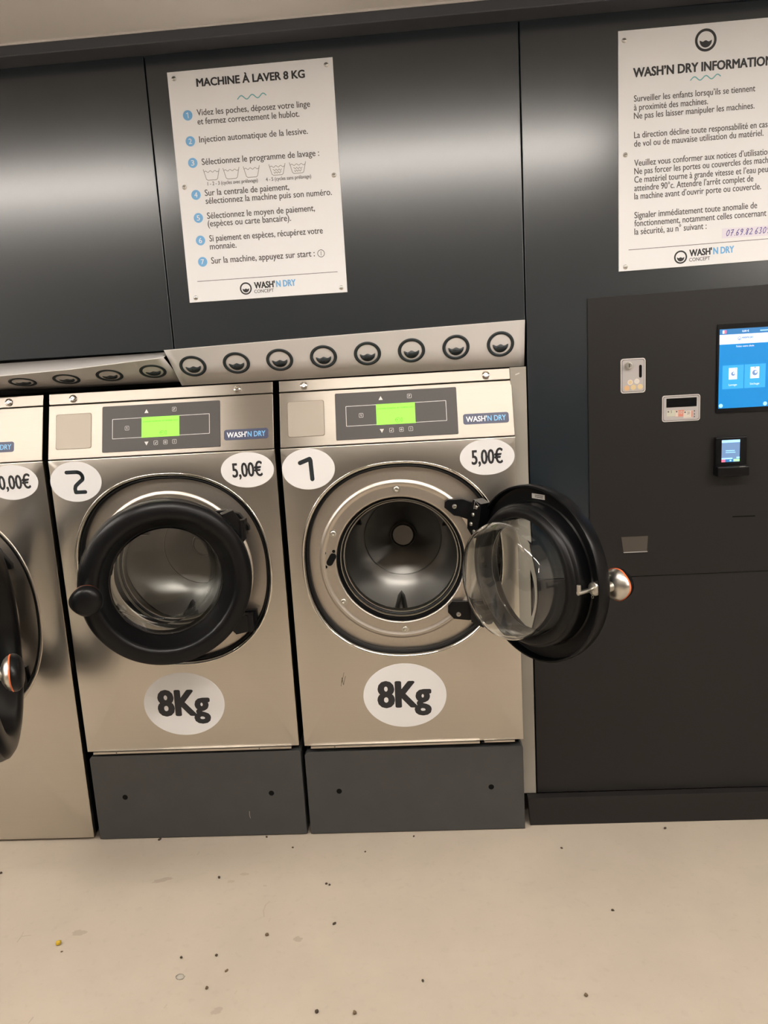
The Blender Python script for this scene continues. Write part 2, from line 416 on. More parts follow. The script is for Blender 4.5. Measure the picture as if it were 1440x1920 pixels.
fb = MB(); fb.box(0.706, 0.7535, 0.0995, 1.492, -0.02, -0.001, 'filler', Frame((0, YW, 0)), 0.001)
fb.stroke([(0.7225, 1.470), (0.7325, 1.4735)], 0.0035, 0.0003, 'cream', Frame((0, YW, 0)))
struct(fb.build('trim_3'))                     # beige filler strip beside the last washer

for i, (x, y) in enumerate(LAMPS):
    zc_ = zt(x, 2.459)
    hx, hy = (0.76, 0.072) if y > -2 else (0.072, 0.76)   # the two added fill battens run front to back
    t = thing('ceiling_light', (x, y, zc_), LAMP_WORDS[i], 'light', 'ceiling batten lights')
    mb = MB(); mb.box(x - hx, x + hx, y - hy, y + hy, zc_ - 0.012, zc_ + 0.003, 'lamp_body', XYZ, 0.003); mb.build('housing', t)
    mb = MB(); mb.box(x - hx + 0.012, x + hx - 0.012, y - hy + 0.012, y + hy - 0.012, zc_ - 0.017, zc_ - 0.0115, 'lamp', XYZ, 0.002); mb.build('diffuser', t)

# ------------------------------------------------------------------ washing machines
def pw(v, q): return math.copysign(abs(v) ** q, v)
SQN = 2.25
def sq_r(s, phi): return s / (abs(math.cos(phi)) ** SQN + abs(math.sin(phi)) ** SQN) ** (1 / SQN)

def sq_sweep(mb, s, prof, m, fr, seg=144):
    """sweep (inset, c) along the rounded-square outline of half width s"""
    vs_ = []; fs = []; k = len(prof)
    for i in range(seg):
        t = 2 * PI * i / seg
        for ins, c in prof:
            r = sq_r(s - ins, t); vs_.append(fr.p(r * math.cos(t), r * math.sin(t), c))
    for i in range(seg):
        j = (i + 1) % seg
        for q in range(k - 1): fs.append([i * k + q, j * k + q, j * k + q + 1, i * k + q + 1])
    mb.add(vs_, fs, m)

def front_sheet(mb, a0, a1, b0, b1, s, fr, m, ret=0.018):
    """flat sheet with a rounded-square hole (fr is centred on the hole) and folded edges"""
    corners = [math.atan2(b, a) for a in (a0, a1) for b in (b0, b1)]
    phis = sorted([2 * PI * i / 144 - PI for i in range(144)] + corners)
    n = len(phis); vs_ = []; fs = []
    e = 0.0022
    def rect(phi, g, c):
        cx, cy = math.cos(phi), math.sin(phi); ks = []
        if cx > 1e-9: ks.append(a1 / cx)
        if cx < -1e-9: ks.append(a0 / cx)
        if cy > 1e-9: ks.append(b1 / cy)
        if cy < -1e-9: ks.append(b0 / cy)
        k = min(ks); x, y = k * cx, k * cy
        x = min(max(x, a0 + g), a1 - g); y = min(max(y, b0 + g), b1 - g)
        return fr.p(x, y, c)
    for phi in phis:
        r = sq_r(s, phi)
        vs_ += [fr.p(r * math.cos(phi), r * math.sin(phi), 0), rect(phi, e, 0), rect(phi, e * 0.3, -e * 0.3), rect(phi, 0, -e), rect(phi, 0, -ret)]
    for i in range(n):
        j = (i + 1) % n
        for q in range(4): fs.append([i * 5 + q, i * 5 + q + 1, j * 5 + q + 1, j * 5 + q])
    mb.add(vs_, fs, m)

def sticker(parent, name, cx, cz, ra, rb, draw, m='sticker'):
    fr = Frame((cx, -0.0004, cz)); mb = MB()
    mb.lathe([(1e-5, 0.0004), (ra - 0.0008, 0.0004), (ra, -0.0002)], m, fr, 72, 1.0, rb / ra)
    draw(mb, fr); return mb.build(name, parent)

TH = math.radians(18.547); SL = Vector((0, math.sin(TH), math.cos(TH))); NL = Vector((0, -math.cos(TH), math.sin(TH)))

def screw_head(mb, a, b, c, r, m, fr, rot=0.3, h=0.004):
    mb.lathe([(1e-5, c + h), (r * 0.55, c + h), (r * 0.85, c + h * 0.8), (r, c + h * 0.3), (r, c)], m, fr.at(a, b, 0), 20)
    d = (math.cos(rot) * r * 0.5, math.sin(rot) * r * 0.5)
    mb.stroke([(a - d[0], b - d[1]), (a + d[0], b + d[1])], r * 0.22, c + h + 0.0003, 'ink', fr, caps=False)

def washer(x0, W, z0, label, k, dxc, zc, theta, door_dx, number, price, kilos, price_c, num_c, kg_c, full):
    """x0 left edge, W width, z0 underside; k size of the porthole against the 8 kg machines"""
    x1 = x0 + W; xc = x0 + W / 2 + dxc; ZS = 1.2905
    t = thing('washing_machine', (x0 + W / 2, 0.35, z0), label, 'washing machine', 'stainless steel washing machines in a row')
    F = Frame((xc, 0, zc)); s = 0.312 * k
    # carcass behind the sheets
    mb = MB()
    # leave the drum space free: left, right, top, back and floor plates
    mb.box(x0 + 0.006, x0 + 0.03, 0.016, 0.70, z0, ZS - 0.003, 'void', XYZ); mb.box(x1 - 0.03, x1 - 0.006, 0.016, 0.70, z0, ZS - 0.003, 'void', XYZ)
    mb.box(x0 + 0.006, x1 - 0.006, 0.016, 0.70, z0, z0 + 0.02, 'void', XYZ); mb.box(x0 + 0.006, x1 - 0.006, 0.69, 0.72, z0, 1.47, 'void', XYZ)
    mb.box(x0 + 0.006, x1 - 0.006, 0.085, 0.70, 1.30, 1.4875, 'void', XYZ)
    mb.build('carcass', t)
    # front sheet with the porthole opening
    mb = MB(); front_sheet(mb, x0 - xc, x1 - xc, z0 - zc, ZS - 0.0015 - zc, s, F, 'steel')
    if number == '1':                                  # faint grey scuff low on the front
        sc = Frame((0.143, -0.0003, 0.520))
        mb.stroke([(-0.006, 0.0), (-0.001, 0.030), (0.002, 0.004), (0.010, 0.034)], 0.0014, 0.0, 'flap', sc, caps=False)
        mb.stroke([(-0.003, 0.012), (0.006, 0.046)], 0.0012, 0.0002, 'flap', sc, caps=False)
    mb.build('front_panel', t, angle=30)
    mb = MB(); sq_sweep(mb, s, [(-0.001, -0.001), (0.000, 0.0015), (0.0025, 0.0028), (0.006, 0.0015), (0.0095, -0.003), (0.011, -0.010), (0.011, -0.014)], 'chrome' if k == 1 else 'plate', F)
    mb.build('porthole_rim', t, angle=80)
    mb = MB(); sq_sweep(mb, s, [(0.010, -0.012), (0.0125, -0.007), (0.0165, -0.0055), (0.0195, -0.009), (0.021, -0.018), (0.021, -0.032)], 'rubber', F)
    mb.build('rim_gasket', t, angle=80)
    # recessed plate: rounded square outside, round hole inside, with a pressed ridge
    mb = MB(); seg = 144; ro = 0.199 * k; vs_ = []; fs = []
    px, pz = -0.008 * k, -0.003 * k                       # the opening sits a little left of the outline's centre
    rg = 0.243 * k
    prof = [rg + 0.0135, rg + 0.011, rg + 0.007, rg + 0.003, rg - 0.002, rg - 0.008, rg - 0.0105, ro + 0.0085, ro + 0.006, ro + 0.002, ro]
    cs = [-0.026, -0.026, -0.0225, -0.0205, -0.0215, -0.026, -0.026, -0.026, -0.026, -0.0275, -0.034]
    for i in range(seg):
        a = 2 * PI * i / seg; r = sq_r(s - 0.019, a)
        vs_.append(F.p(r * math.cos(a), r * math.sin(a), -0.026))
        for rr, c in zip(prof, cs): vs_.append(F.p(px + rr * math.cos(a), pz + rr * math.sin(a), c))
    q = 1 + len(prof)
    for i in range(seg):
        j = (i + 1) % seg
        for u in range(q - 1): fs.append([i * q + u, j * q + u, j * q + u + 1, i * q + u + 1])
    mb.add(vs_, fs, 'plate'); mb.build('recess_plate', t, angle=60)
    D = Frame((xc + px, 0, zc + pz))
    mb = MB(); mb.lathe([(ro, -0.030), (ro - 0.003, -0.034), (ro - 0.006, -0.052), (ro - 0.009, -0.056), (ro - 0.010, -0.070), (ro - 0.017, -0.074)], 'rubber', D, 96); mb.build('tub_gasket', t)
    mb = MB(); mb.lathe([(ro - 0.0075, -0.050), (ro - 0.0085, -0.0480), (ro - 0.0105, -0.0480), (ro - 0.0115, -0.0505), (ro - 0.0115, -0.058)], 'zinc', D, 96); mb.build('tub_ring', t)
    mb = MB(); mb.lathe([(0.1835 * k, -0.071), (0.182 * k, -0.0695), (0.1795 * k, -0.0695), (0.178 * k, -0.072), (0.178 * k, -0.095), (0.183 * k, -0.10), (0.183 * k, -0.082), (0.1835 * k, -0.071)], 'zinc', D, 96); mb.build('drum_lip', t)
    # drum
    R = 0.255 * k; yb = -(-0.40 + k * (0.0525 + 1.2 * 0.105 ** 1.2))
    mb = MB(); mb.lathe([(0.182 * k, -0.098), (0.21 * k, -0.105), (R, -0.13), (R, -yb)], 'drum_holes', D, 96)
    for i in range(60):                                # rows of perforations
        for j in range(14):
            a = -PI / 2 - 0.75 + 1.5 * i / 59; c = -(0.14 + 0.12 * j / 13)
            fr = Frame(D.p(math.cos(a) * (R - 0.0006), math.sin(a) * (R - 0.0006), c), (-math.sin(a), 0, math.cos(a)), (0, 1, 0), (-math.cos(a), 0, -math.sin(a)))
            mb.disc(0, 0, 0, 0.0032, 'void', fr, seg=6)
    dr = mb.build('drum', t)
    def dish(r):                                       # shallow bowl pressed away from the door
        q_ = max(0.0, r / k - 0.045); return -0.40 + k * (0.50 * min(q_, 0.105) + 1.2 * max(0.0, q_ - 0.105) ** 1.2)
    pr_ = [(R - (R - 0.142 * k) * i / 10, dish(R - (R - 0.142 * k) * i / 10)) for i in range(11)]
    pr_ += [(0.1375 * k, dish(0.1375 * k)), (0.1365 * k, dish(0.1365 * k) + 0.002), (0.1350 * k, dish(0.1350 * k) + 0.002), (0.1340 * k, dish(0.134 * k))]
    pr_ += [(0.125 * k - (0.125 * k - 0.046) * i / 6, dish(0.125 * k - (0.125 * k - 0.046) * i / 6)) for i in range(7)]
    h_ = dish(0.046)
    pr_ += [(0.042, h_ + 0.010), (0.039, h_ + 0.012), (0.036, h_ + 0.009), (1e-4, h_ + 0.009)]
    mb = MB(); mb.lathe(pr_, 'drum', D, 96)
    mb.build('drum_back', t, angle=20)
    for i in range(3):                                 # lifting ribs
        a = -PI / 2 - 0.06 + 2 * PI * i / 3
        er = Vector((math.cos(a), 0, math.sin(a))); et = Vector((-math.sin(a), 0, math.cos(a)))
        prof = [(-0.045, 0.0), (-0.026, 0.018), (-0.012, 0.085), (0, 0.102), (0.012, 0.085), (0.026, 0.018), (0.045, 0.0)]
        vs_ = []; o = D.p(0, 0, 0)
        for y, kk in ((0.125, 0.4), (0.15, 0.8), (0.19, 1.0), (0.22, 1.0), (0.24, 0.7), (0.255, 0.3)):
            for u, h in prof: vs_.append(o + er * (R + 0.001 - h * kk) + et * u * (0.6 + 0.4 * kk) + Vector((0, y, 0)))
        m_ = len(prof); fs = []
        for r_ in range(5):
            for q in range(m_ - 1): fs.append([r_ * m_ + q, r_ * m_ + q + 1, (r_ + 1) * m_ + q + 1, (r_ + 1) * m_ + q])
        mb = MB(); mb.add(vs_, fs, 'drum'); mb.build('lifter', t, angle=60)
    # bolts and the lock hole on the plate
    for a in (90, 155, 214, 271):
        rr = 0.225 * k; mb = MB()
        fr = D.at(rr * math.cos(math.radians(a)), rr * math.sin(math.radians(a)), -0.026)
        mb.lathe([(0.0125, 0), (0.0125, 0.0014), (0.0088, 0.0016), (0.0080, 0.0055), (0.006, 0.0068), (0.0042, 0.0068), (0.003, 0.0035), (1e-5, 0.0035)], 'zinc', fr, 24); mb.build('plate_bolt', t)
    mb = MB(); fr = D.at(0, 0, -0.0255); kk = k
    sl = [(-0.222, 0.002), (-0.210, 0.022)]
    mb.stroke([(a * kk, b * kk) for a, b in sl], 0.021 * kk, 0.0, 'void', fr)
    for a, b in ((-0.236, 0.034), (-0.207, 0.038), (-0.235, -0.011)):
        mb.disc(a * kk, b * kk, 0.0002, 0.0055 * kk, 'void', fr, seg=20); mb.ring(a * kk, b * kk, 0.0006, 0.0052 * kk, 0.0068 * kk, 'zinc', fr, 20)
    mb.build('lock_slot', t)

    # hinge brackets on the plate
    HX, HY, HZ = xc + 0.2303 * k + door_dx, -0.0202, zc
    for up in (1, -1):
        mb = MB()
        if up > 0: pts = [(0.492, 1.082), (0.494, 1.100), (0.503, 1.107), (0.548, 1.107), (0.578, 1.094), (0.606, 1.052), (0.606, 1.040), (0.566, 1.040), (0.548, 1.052), (0.520, 1.056)]
        else: pts = [(0.489, 0.748), (0.490, 0.770), (0.503, 0.783), (0.540, 0.782), (0.606, 0.782), (0.606, 0.722), (0.552, 0.720), (0.506, 0.727)]
        pts = [(xc + (a - 0.3565) * k, zc + (b - 0.922) * k) for a, b in pts]
        mb.prism(pts[::-1], 0.0, 0.020, 'black', Frame((0, 0.026, 0)), 0.003)
        a, b = ((0.523, 1.085) if up > 0 else (0.515, 0.743))
        if up < 0: a, b = 0.522, 0.742
        screw_head(mb, xc + (a - 0.3565) * k, zc + (b - 0.922) * k, 0.020, 0.0075, 'zinc', Frame((0, 0.026, 0)))
        zk = zc + (0.130 if up > 0 else -0.170) * k
        mb.lathe([(1e-5, 0.028 * k), (0.012, 0.028 * k), (0.012, -0.028 * k), (1e-5, -0.028 * k)], 'black', Frame((HX, HY, zk), (1, 0, 0), (0, 1, 0), (0, 0, 1)), 24)
        mb.box(HX - 0.012, HX + 0.012, HY, 0.026, zk - 0.026, zk + 0.026, 'black', XYZ, 0.003)
        mb.build('hinge_bracket', t)

    # door: built in its own frame, hinge at the origin, centre at (-Lc, 0, 0)
    Lc = 0.234 * k; DF = Frame((-Lc, 0, 0))
    prof = [(0.166, -0.006), (0.172, 0.002), (0.190, 0.030), (0.193, 0.041), (0.198, 0.048), (0.205, 0.0525), (0.212, 0.0535), (0.224, 0.053), (0.238, 0.049), (0.2475, 0.041), (0.2515, 0.028), (0.2525, 0.012),
            (0.2525, 0.002), (0.251, -0.001), (0.247, -0.001), (0.245, 0.002), (0.243, 0.020), (0.236, 0.023), (0.208, 0.023), (0.204, 0.020), (0.203, -0.010), (0.198, -0.010), (0.166, -0.006)]
    mb = MB(); mb.lathe([(r * k, e * k) for r, e in prof], 'black', DF, 128)
    if full:                                           # two round moulding marks on the hollow side
        for a, b in ((0.075, -0.215), (0.155, -0.165)): mb.ring(a, b, 0.0225, 0.007, 0.0095, 'rubber', DF, 20)
    door = mb.build('door', t, origin=(0, 0, 0), angle=32)
    door.location = Vector((HX, HY, HZ)) - ORIGIN[t.name]
    door.rotation_euler = (0, 0, theta)
    def dpart(mb_, name, **kw):
        o = mb_.build(name, door, origin=(0, 0, 0), **kw); return o
    mb = MB(); mb.lathe([(r * k, e * k) for r, e in [(0.203, -0.006), (0.204, -0.018), (0.200, -0.026), (0.196, -0.028), (0.194, -0.034), (0.188, -0.040), (0.178, -0.042), (0.168, -0.038), (0.164, -0.030), (0.164, -0.005), (0.203, -0.006)]], 'rubber', DF, 128)
    dpart(mb, 'door_seal', angle=40)
    # glass bowl: outer skin then inner skin
    outer = [(0.1660, -0.001), (0.1655, -0.03), (0.1640, -0.097)]
    for i in range(1, 9):
        a = PI / 2 * i / 8; outer.append((0.148 + 0.016 * math.cos(a), -0.100 - 0.027 * math.sin(a)))
    outer += [(0.11, -0.1305), (0.06, -0.133), (1e-4, -0.134)]
    inner = [(1e-4, -0.1285), (0.06, -0.1275), (0.11, -0.125)]
    for i in range(8, -1, -1):
        a = PI / 2 * i / 8; inner.append((0.1455 + 0.0135 * math.cos(a), -0.099 - 0.0225 * math.sin(a)))
    inner += [(0.1600, -0.03), (0.1605, -0.001), (0.1660, -0.001)]
    mb = MB(); mb.lathe([(r * k, e * k) for r, e in outer + inner], 'glass', DF, 128)
    dpart(mb, 'glass_bowl', angle=60, recalc=True)
    # handle: silver neck and cup, orange ring, black cap
    ha = -0.229 * k; kh = 1.0 if k == 1 else 1.08
    hx_ = -0.007 if k == 1 else 0.028                    # the big door has a longer neck
    HF = DF.at(ha, 0.0 if k == 1 else 0.012, hx_)
    def warp(a, b):
        return (a * 1.06 if a < 0 else a, b * (1 - 7.0 * max(0.0, -a - 0.015)) if a < 0 else b)
    mb = MB()
    mb.lathe([(r * kh, e) for r, e in [(0.0145, 0.030 * k - hx_), (0.0135, 0.060), (0.0140, 0.068), (0.024, 0.0725), (0.034, 0.078), (0.0400, 0.085), (0.0425, 0.092)]], 'zinc', HF, 48, warp=warp)
    mb.lathe([(r * kh, e) for r, e in [(0.0425, 0.092), (0.0440, 0.0925), (0.0440, 0.0960), (0.0425, 0.0965)]], 'orange', HF, 48, warp=warp)
    mb.lathe([(r * kh, e) for r, e in [(0.0425, 0.0965), (0.0446, 0.0968), (0.0446, 0.101), (0.0425, 0.108), (0.036, 0.116), (0.026, 0.1205), (0.012, 0.1222), (1e-4, 0.1225)]], 'black', HF, 48, warp=warp)
    dpart(mb, 'handle', angle=40)
    # latch pin on the inner side
    mb = MB(); LF = DF.at(-0.226 * k, 0.004, 0)
    mb.lathe([(0.018, 0.022), (0.0185, 0.004), (0.016, 0.001), (0.008, 0.000), (1e-5, 0.0)], 'zinc', LF, 32)
    mb.tube([(0, 0, 0.012), (0, 0, -0.052)], 0.006, 'zinc', LF, 14)
    mb.box(-0.0045, 0.0045, -0.002, 0.022, -0.053, -0.045, 'zinc', LF, 0.002)
    mb.ring(0.002, -0.021, 0.002, 0.0025, 0.0045, 'zinc', LF, 16)
    dpart(mb, 'latch_pin')
    # rating plate
    mb = MB(); PF = DF.at(-0.011 * k, 0.2190 * k, 0.0230 * k)
    mb.box(-0.025, 0.025, -0.0068, 0.0068, -0.0012, 0.0002, 'silver_rim', PF)
    for b in (0.0025, -0.002): mb.quad(-0.019, 0.013, b - 0.0008, b + 0.0008, -0.0014, 'ink', PF)
    dpart(mb, 'rating_plate')
    # hinge arms fixed to the door
    for up in (1, -1):
        mb = MB(); zk = (0.130 if up > 0 else -0.170) * k
        if up > 0: pts = [(-0.055, 0.052), (-0.020, 0.062), (0.010, 0.012), (0.014, -0.030), (-0.008, -0.052), (-0.030, -0.048), (-0.046, 0.006)]
        else: pts = [(-0.060, 0.026), (0.012, 0.026), (0.012, -0.026), (-0.045, -0.030), (-0.060, -0.010)]
        fr = Frame((0, 0, zk))
        mb.prism(pts[::-1], -0.026, 0.010, 'black', fr, 0.002)
        if up > 0:
            for a, b in ((-0.034, 0.040), (-0.017, 0.016), (-0.006, -0.014), (-0.018, -0.036)):
                bk = Frame(fr.p(a, b, -0.026), (-1, 0, 0), (0, 0, 1), (0, 1, 0)); screw_head(mb, 0, 0, 0, 0.0062, 'zinc', bk)
            bk = Frame(fr.p(0, 0, -0.0265), (-1, 0, 0), (0, 0, 1), (0, 1, 0))
            mb.stroke([(0.048, 0.046), (0.030, 0.060), (0.022, 0.034), (0.048, 0.046)], 0.0014, 0.0008, 'silver_rim', bk, caps=False)
        else:
            bk = Frame(fr.p(-0.03, -0.004, -0.026), (-1, 0, 0), (0, 0, 1), (0, 1, 0)); screw_head(mb, 0, 0, 0, 0.0062, 'zinc', bk)
        dpart(mb, 'hinge_arm')

    # slanted control panel, the strip over it and the two lock screws
    P = Frame((x0, 0, ZS + 0.0015), (1, 0, 0), SL, NL)
    mb = MB(); mb.box(0.001, W - 0.001, 0.0005, 0.1712, -0.018, 0.0, 'steel_panel', P, 0.0018, 3); cp = mb.build('control_panel', t, angle=30)
    mb = MB(); mb.box(0.001, W - 0.001, 0.1742, 0.2090, -0.018, 0.0, 'steel_panel', P, 0.0018, 3)
    mb.box(0.001, W - 0.001, 0.195, 0.2085, -0.12, -0.0005, 'steel_panel', P, 0.0)
    mb.build('top_strip', t, angle=30)
    mb = MB(); mb.box(0.004, W - 0.004, 0.0, 0.205, -0.030, -0.019, 'void', P); mb.build('panel_backing', t)
    o4 = W - 0.708
    for a in (0.078, W - 0.077 if not o4 else W - 0.11):
        mb = MB(); fr = P.at(a, 0.1905, 0)
        mb.lathe([(0.0115, 0), (0.0118, 0.0035), (0.0100, 0.0065), (0.0062, 0.0075), (0.0055, 0.0060), (1e-5, 0.0060)], 'chrome', fr, 32)
        mb.stroke([(-0.004, -0.001), (0.004, 0.001)], 0.0016, 0.0064, 'ink', fr, caps=False)
        mb.build('panel_lock', t)
    if full:
        mb = MB(); mb.rrect(0.025, 0.138, 0.0305, 0.1425, 0.0004, 0.007, 'groove', P)
        mb.rrect(0.0266, 0.1364, 0.0321, 0.1409, 0.0010, 0.006, 'hatch', P, 0.0002, 0.0006); mb.build('soap_hatch', t)
        mb = MB(); mb.rrect(0.172, 0.540, 0.0145, 0.1590, 0.0022, 0.003, 'keypad', P, 0.0, 0.0012)
        L = 'keypad_line'; c = 0.0024
        mb.stroke([(0.2045, 0.0555), (0.507, 0.0570), (0.507, 0.1185), (0.2045, 0.1170)], 0.0016, c, L, P, closed=True, caps=False)
        tri = lambda x, y, q: mb.poly([(x - 0.0065, y - 0.0055 * q), (x + 0.0065, y - 0.0055 * q), (x, y + 0.0065 * q)][::1 if q > 0 else -1], c, L, P)
        tri(0.311, 0.137, 1); tri(0.311, 0.036, -1)
        for x, y, kind in ((0.398, 0.139, 'P'), (0.250, 0.087, 'S'), (0.340, 0.0365, 'v'), (0.370, 0.037, 'o'), (0.398, 0.0375, 'i')):
            mb.stroke(rrect_pts(x - 0.0060, x + 0.0060, y - 0.0062, y + 0.0062, 0.0015, 2), 0.0010, c, L, P, closed=True, caps=False)
            if kind == 'o': mb.ring(x, y, c, 0.0018, 0.0030, L, P, 16); mb.stroke([(x - 0.0035, y), (x + 0.0005, y)], 0.0009, c, L, P, caps=False)
            elif kind == 'v': mb.stroke([(x - 0.003, y), (x - 0.001, y - 0.003), (x + 0.003, y + 0.003)], 0.0014, c, L, P, caps=False)
            elif kind == 'P': mb.stroke([(x - 0.001, y - 0.0035), (x - 0.001, y + 0.003), (x + 0.0022, y + 0.0015)], 0.0018, c, L, P, caps=False)
            elif kind == 'S': mb.stroke([(x, y - 0.003), (x, y + 0.0032), (x - 0.0015, y + 0.001)], 0.0016, c, L, P, caps=False)
            else: mb.stroke([(x, y - 0.0035), (x, y + 0.0035)], 0.0012, c, L, P, caps=False)
        kp = mb.build('keypad', t)
        mb = MB(); mb.box(0.296, 0.4135, 0.0545, 0.1185, 0.0020, 0.0030, 'lcd', P)
        mb.text('CHOISIR NORMAL 40 TEMPER ESSO', 0.300, 0.1020, 0.4100, 0.1025, 0.0040, 'lcd_ink', 0.0033, P)
        mb.ring(0.360, 0.0665, 0.0033, 0.0062, 0.0072, 'lcd_ink', P, 20); mb.stroke([(0.352, 0.068), (0.361, 0.068), (0.357, 0.064)], 0.0010, 0.0033, 'lcd_ink', P, caps=False)
        mb.stroke([(0.370, 0.061), (0.3735, 0.061), (0.3735, 0.0725), (0.370, 0.0725)], 0.0010, 0.0033, 'lcd_ink', P, closed=True, caps=False)
        d = mb.build('display', kp, origin=ORIGIN[t.name])
        # folded tab along the bottom edge
        mb = MB(); z = z0
        mb.box(x0 + 0.022, x1 - (0.14 if number == '1' else 0.025), -0.006, 0.010, z - 0.0065, z - 0.0003, 'steel', XYZ)
        if number == '1': mb.box(x1 - 0.125, x1 - 0.028, -0.004, 0.010, z - 0.0055, z - 0.0003, 'steel', XYZ)
        for a in (x0 + 0.10, x1 - 0.13): mb.disc(a, z - 0.003, 0.0065, 0.0022, 'ink', Frame((0, 0, 0)), seg=12)
        mb.build('bottom_flange', t)
    ba = W - 0.152 if not o4 else W - 0.229
    if number == '2': ba = 0.5515
    if not number: ba = W - 0.091 - 0.136
    bb_ = 0.0415 if number == '1' else 0.0325
    mb = MB(); mb.rrect(ba, ba + 0.136, bb_, bb_ + 0.0325, 0.0006, 0.007, 'badge', P, 0.0, 0.0003)
    mb.text("WASH'", ba + 0.0085, bb_ + 0.0080, ba + 0.0705, bb_ + 0.0080, 0.0160, 'badge_white', 0.0009, P, 0.020)
    mb.text("N DRY", ba + 0.0725, bb_ + 0.0080, ba + 0.1275, bb_ + 0.0080, 0.0160, 'badge_blue', 0.0009, P, 0.020)
    mb.build('name_badge', t)
    # oval stickers
    if price:
        def draw(mb, fr):
            w_ = 0.047 if len(price) == 5 else 0.058
            mb.text(price, -w_, -0.0205, w_, -0.0195, 0.042, 'ink', 0.0006, fr, 0.022)
        sticker(t, 'price_sticker', price_c[0], price_c[1], 0.082, 0.0545, draw)
    if number:
        def draw(mb, fr):
            if number == '1': mb.stroke([(-0.024, 0.020), (0.006, 0.031), (0.008, 0.026), (0.010, -0.031)], 0.0132, 0.0006, 'logo_dark', fr)
            else:
                pts = [(-0.026, 0.030)]
                pts += [(0.004 + 0.019 * math.cos(a), 0.0125 + 0.0175 * math.sin(a)) for a in [PI / 2 - i * (PI * 0.62) / 10 for i in range(11)]]
                pts += [(0.006, -0.006), (-0.002, -0.013), (-0.005, -0.022), (-0.004, -0.033), (0.026, -0.033)]
                mb.stroke(pts, 0.0118, 0.0006, 'logo_dark', fr)
        sticker(t, 'number_sticker', num_c[0], num_c[1], 0.081, 0.063, draw)
    if kilos:
        def draw(mb, fr): mb.text(kilos, -0.089, -0.036, 0.084, -0.039, 0.083, 'ink', 0.0006, fr, 0.044)
        sticker(t, 'capacity_sticker', kg_c[0], kg_c[1], 0.133, 0.108, draw)
    return t

WASH1 = washer(0.003, 0.708, 0.318, 'stainless washing machine with sticker 1 and its porthole door swung wide open', 1.0, -0.0015, 0.9225, math.radians(125.42), 0.0, '1', '5,00€', '8Kg', (0.6255, 1.2325), (0.0845, 1.2235), (0.3390, 0.4815), True)
WASH2 = washer(-0.7195, 0.7055, 0.321, 'stainless washing machine with sticker 2 and its porthole door slightly ajar', 1.0, 0.0015, 0.9225, math.radians(23.6), 0.0, '2', '5,00€', '8Kg', (-0.1025, 1.2305), (-0.6395, 1.2210), (-0.3775, 0.4785), True)
WASH3 = washer(-1.680, 0.944, 0.010, 'tall stainless washing machine cut off by the left edge of the photo', 1.275, 0.0, 0.800, math.radians(110.5), -0.035, None, '10,00€', None, (-0.840, 1.2285), None, None, False)

# ------------------------------------------------------------------ plinths under the two small washers
def plinth(x0, x1, top, z0, label, holes):
    t = thing('washer_plinth', ((x0 + x1) / 2, 0.3, 0), label, 'plinth', 'dark grey plinths under the washers')
    F = Frame((0, 0, 0)); mb = MB()
    mb.prism([(x0, 0.003), (x1, 0.003), (x1, top - 0.008), (x1 - 0.006, top), (x0 + 0.008, top), (x0, top - 0.010)], -0.60, 0.0, 'plinth', F, 0.0025)
    if x0 < 0: mb.stroke([(-0.197, 0.066), (-0.199, 0.078), (-0.198, 0.092)], 0.0012, 0.0003, 'silver', F, caps=False)   # small scratch
    mb.build('plinth_box', t, angle=25)
    mb = MB(); mb.box(x0 + 0.004, x1 - 0.004, 0.0, 0.01, -0.59, -0.006, 'void', F); mb.box(x0 + 0.01, x1 - 0.01, top - 0.01, z0 - 0.0005, -0.55, -0.03, 'void', F)
    mb.build('support_frame', t)
    for a in holes:
        mb = MB(); fr = Frame((a, 0, 0.155)); mb.disc(0, 0, 0.0004, 0.0095, 'void', fr); mb.ring(0, 0, 0.0006, 0.0090, 0.0104, 'plinth', fr)
        mb.build('fixing_hole', t)
plinth(0.001, 0.709, 0.295, 0.318, 'dark grey metal plinth under the washing machine with sticker 1', (0.106, 0.603))
plinth(-0.7165, -0.0115, 0.304, 0.321, 'dark grey metal plinth under the washing machine with sticker 2', (-0.612, -0.119))

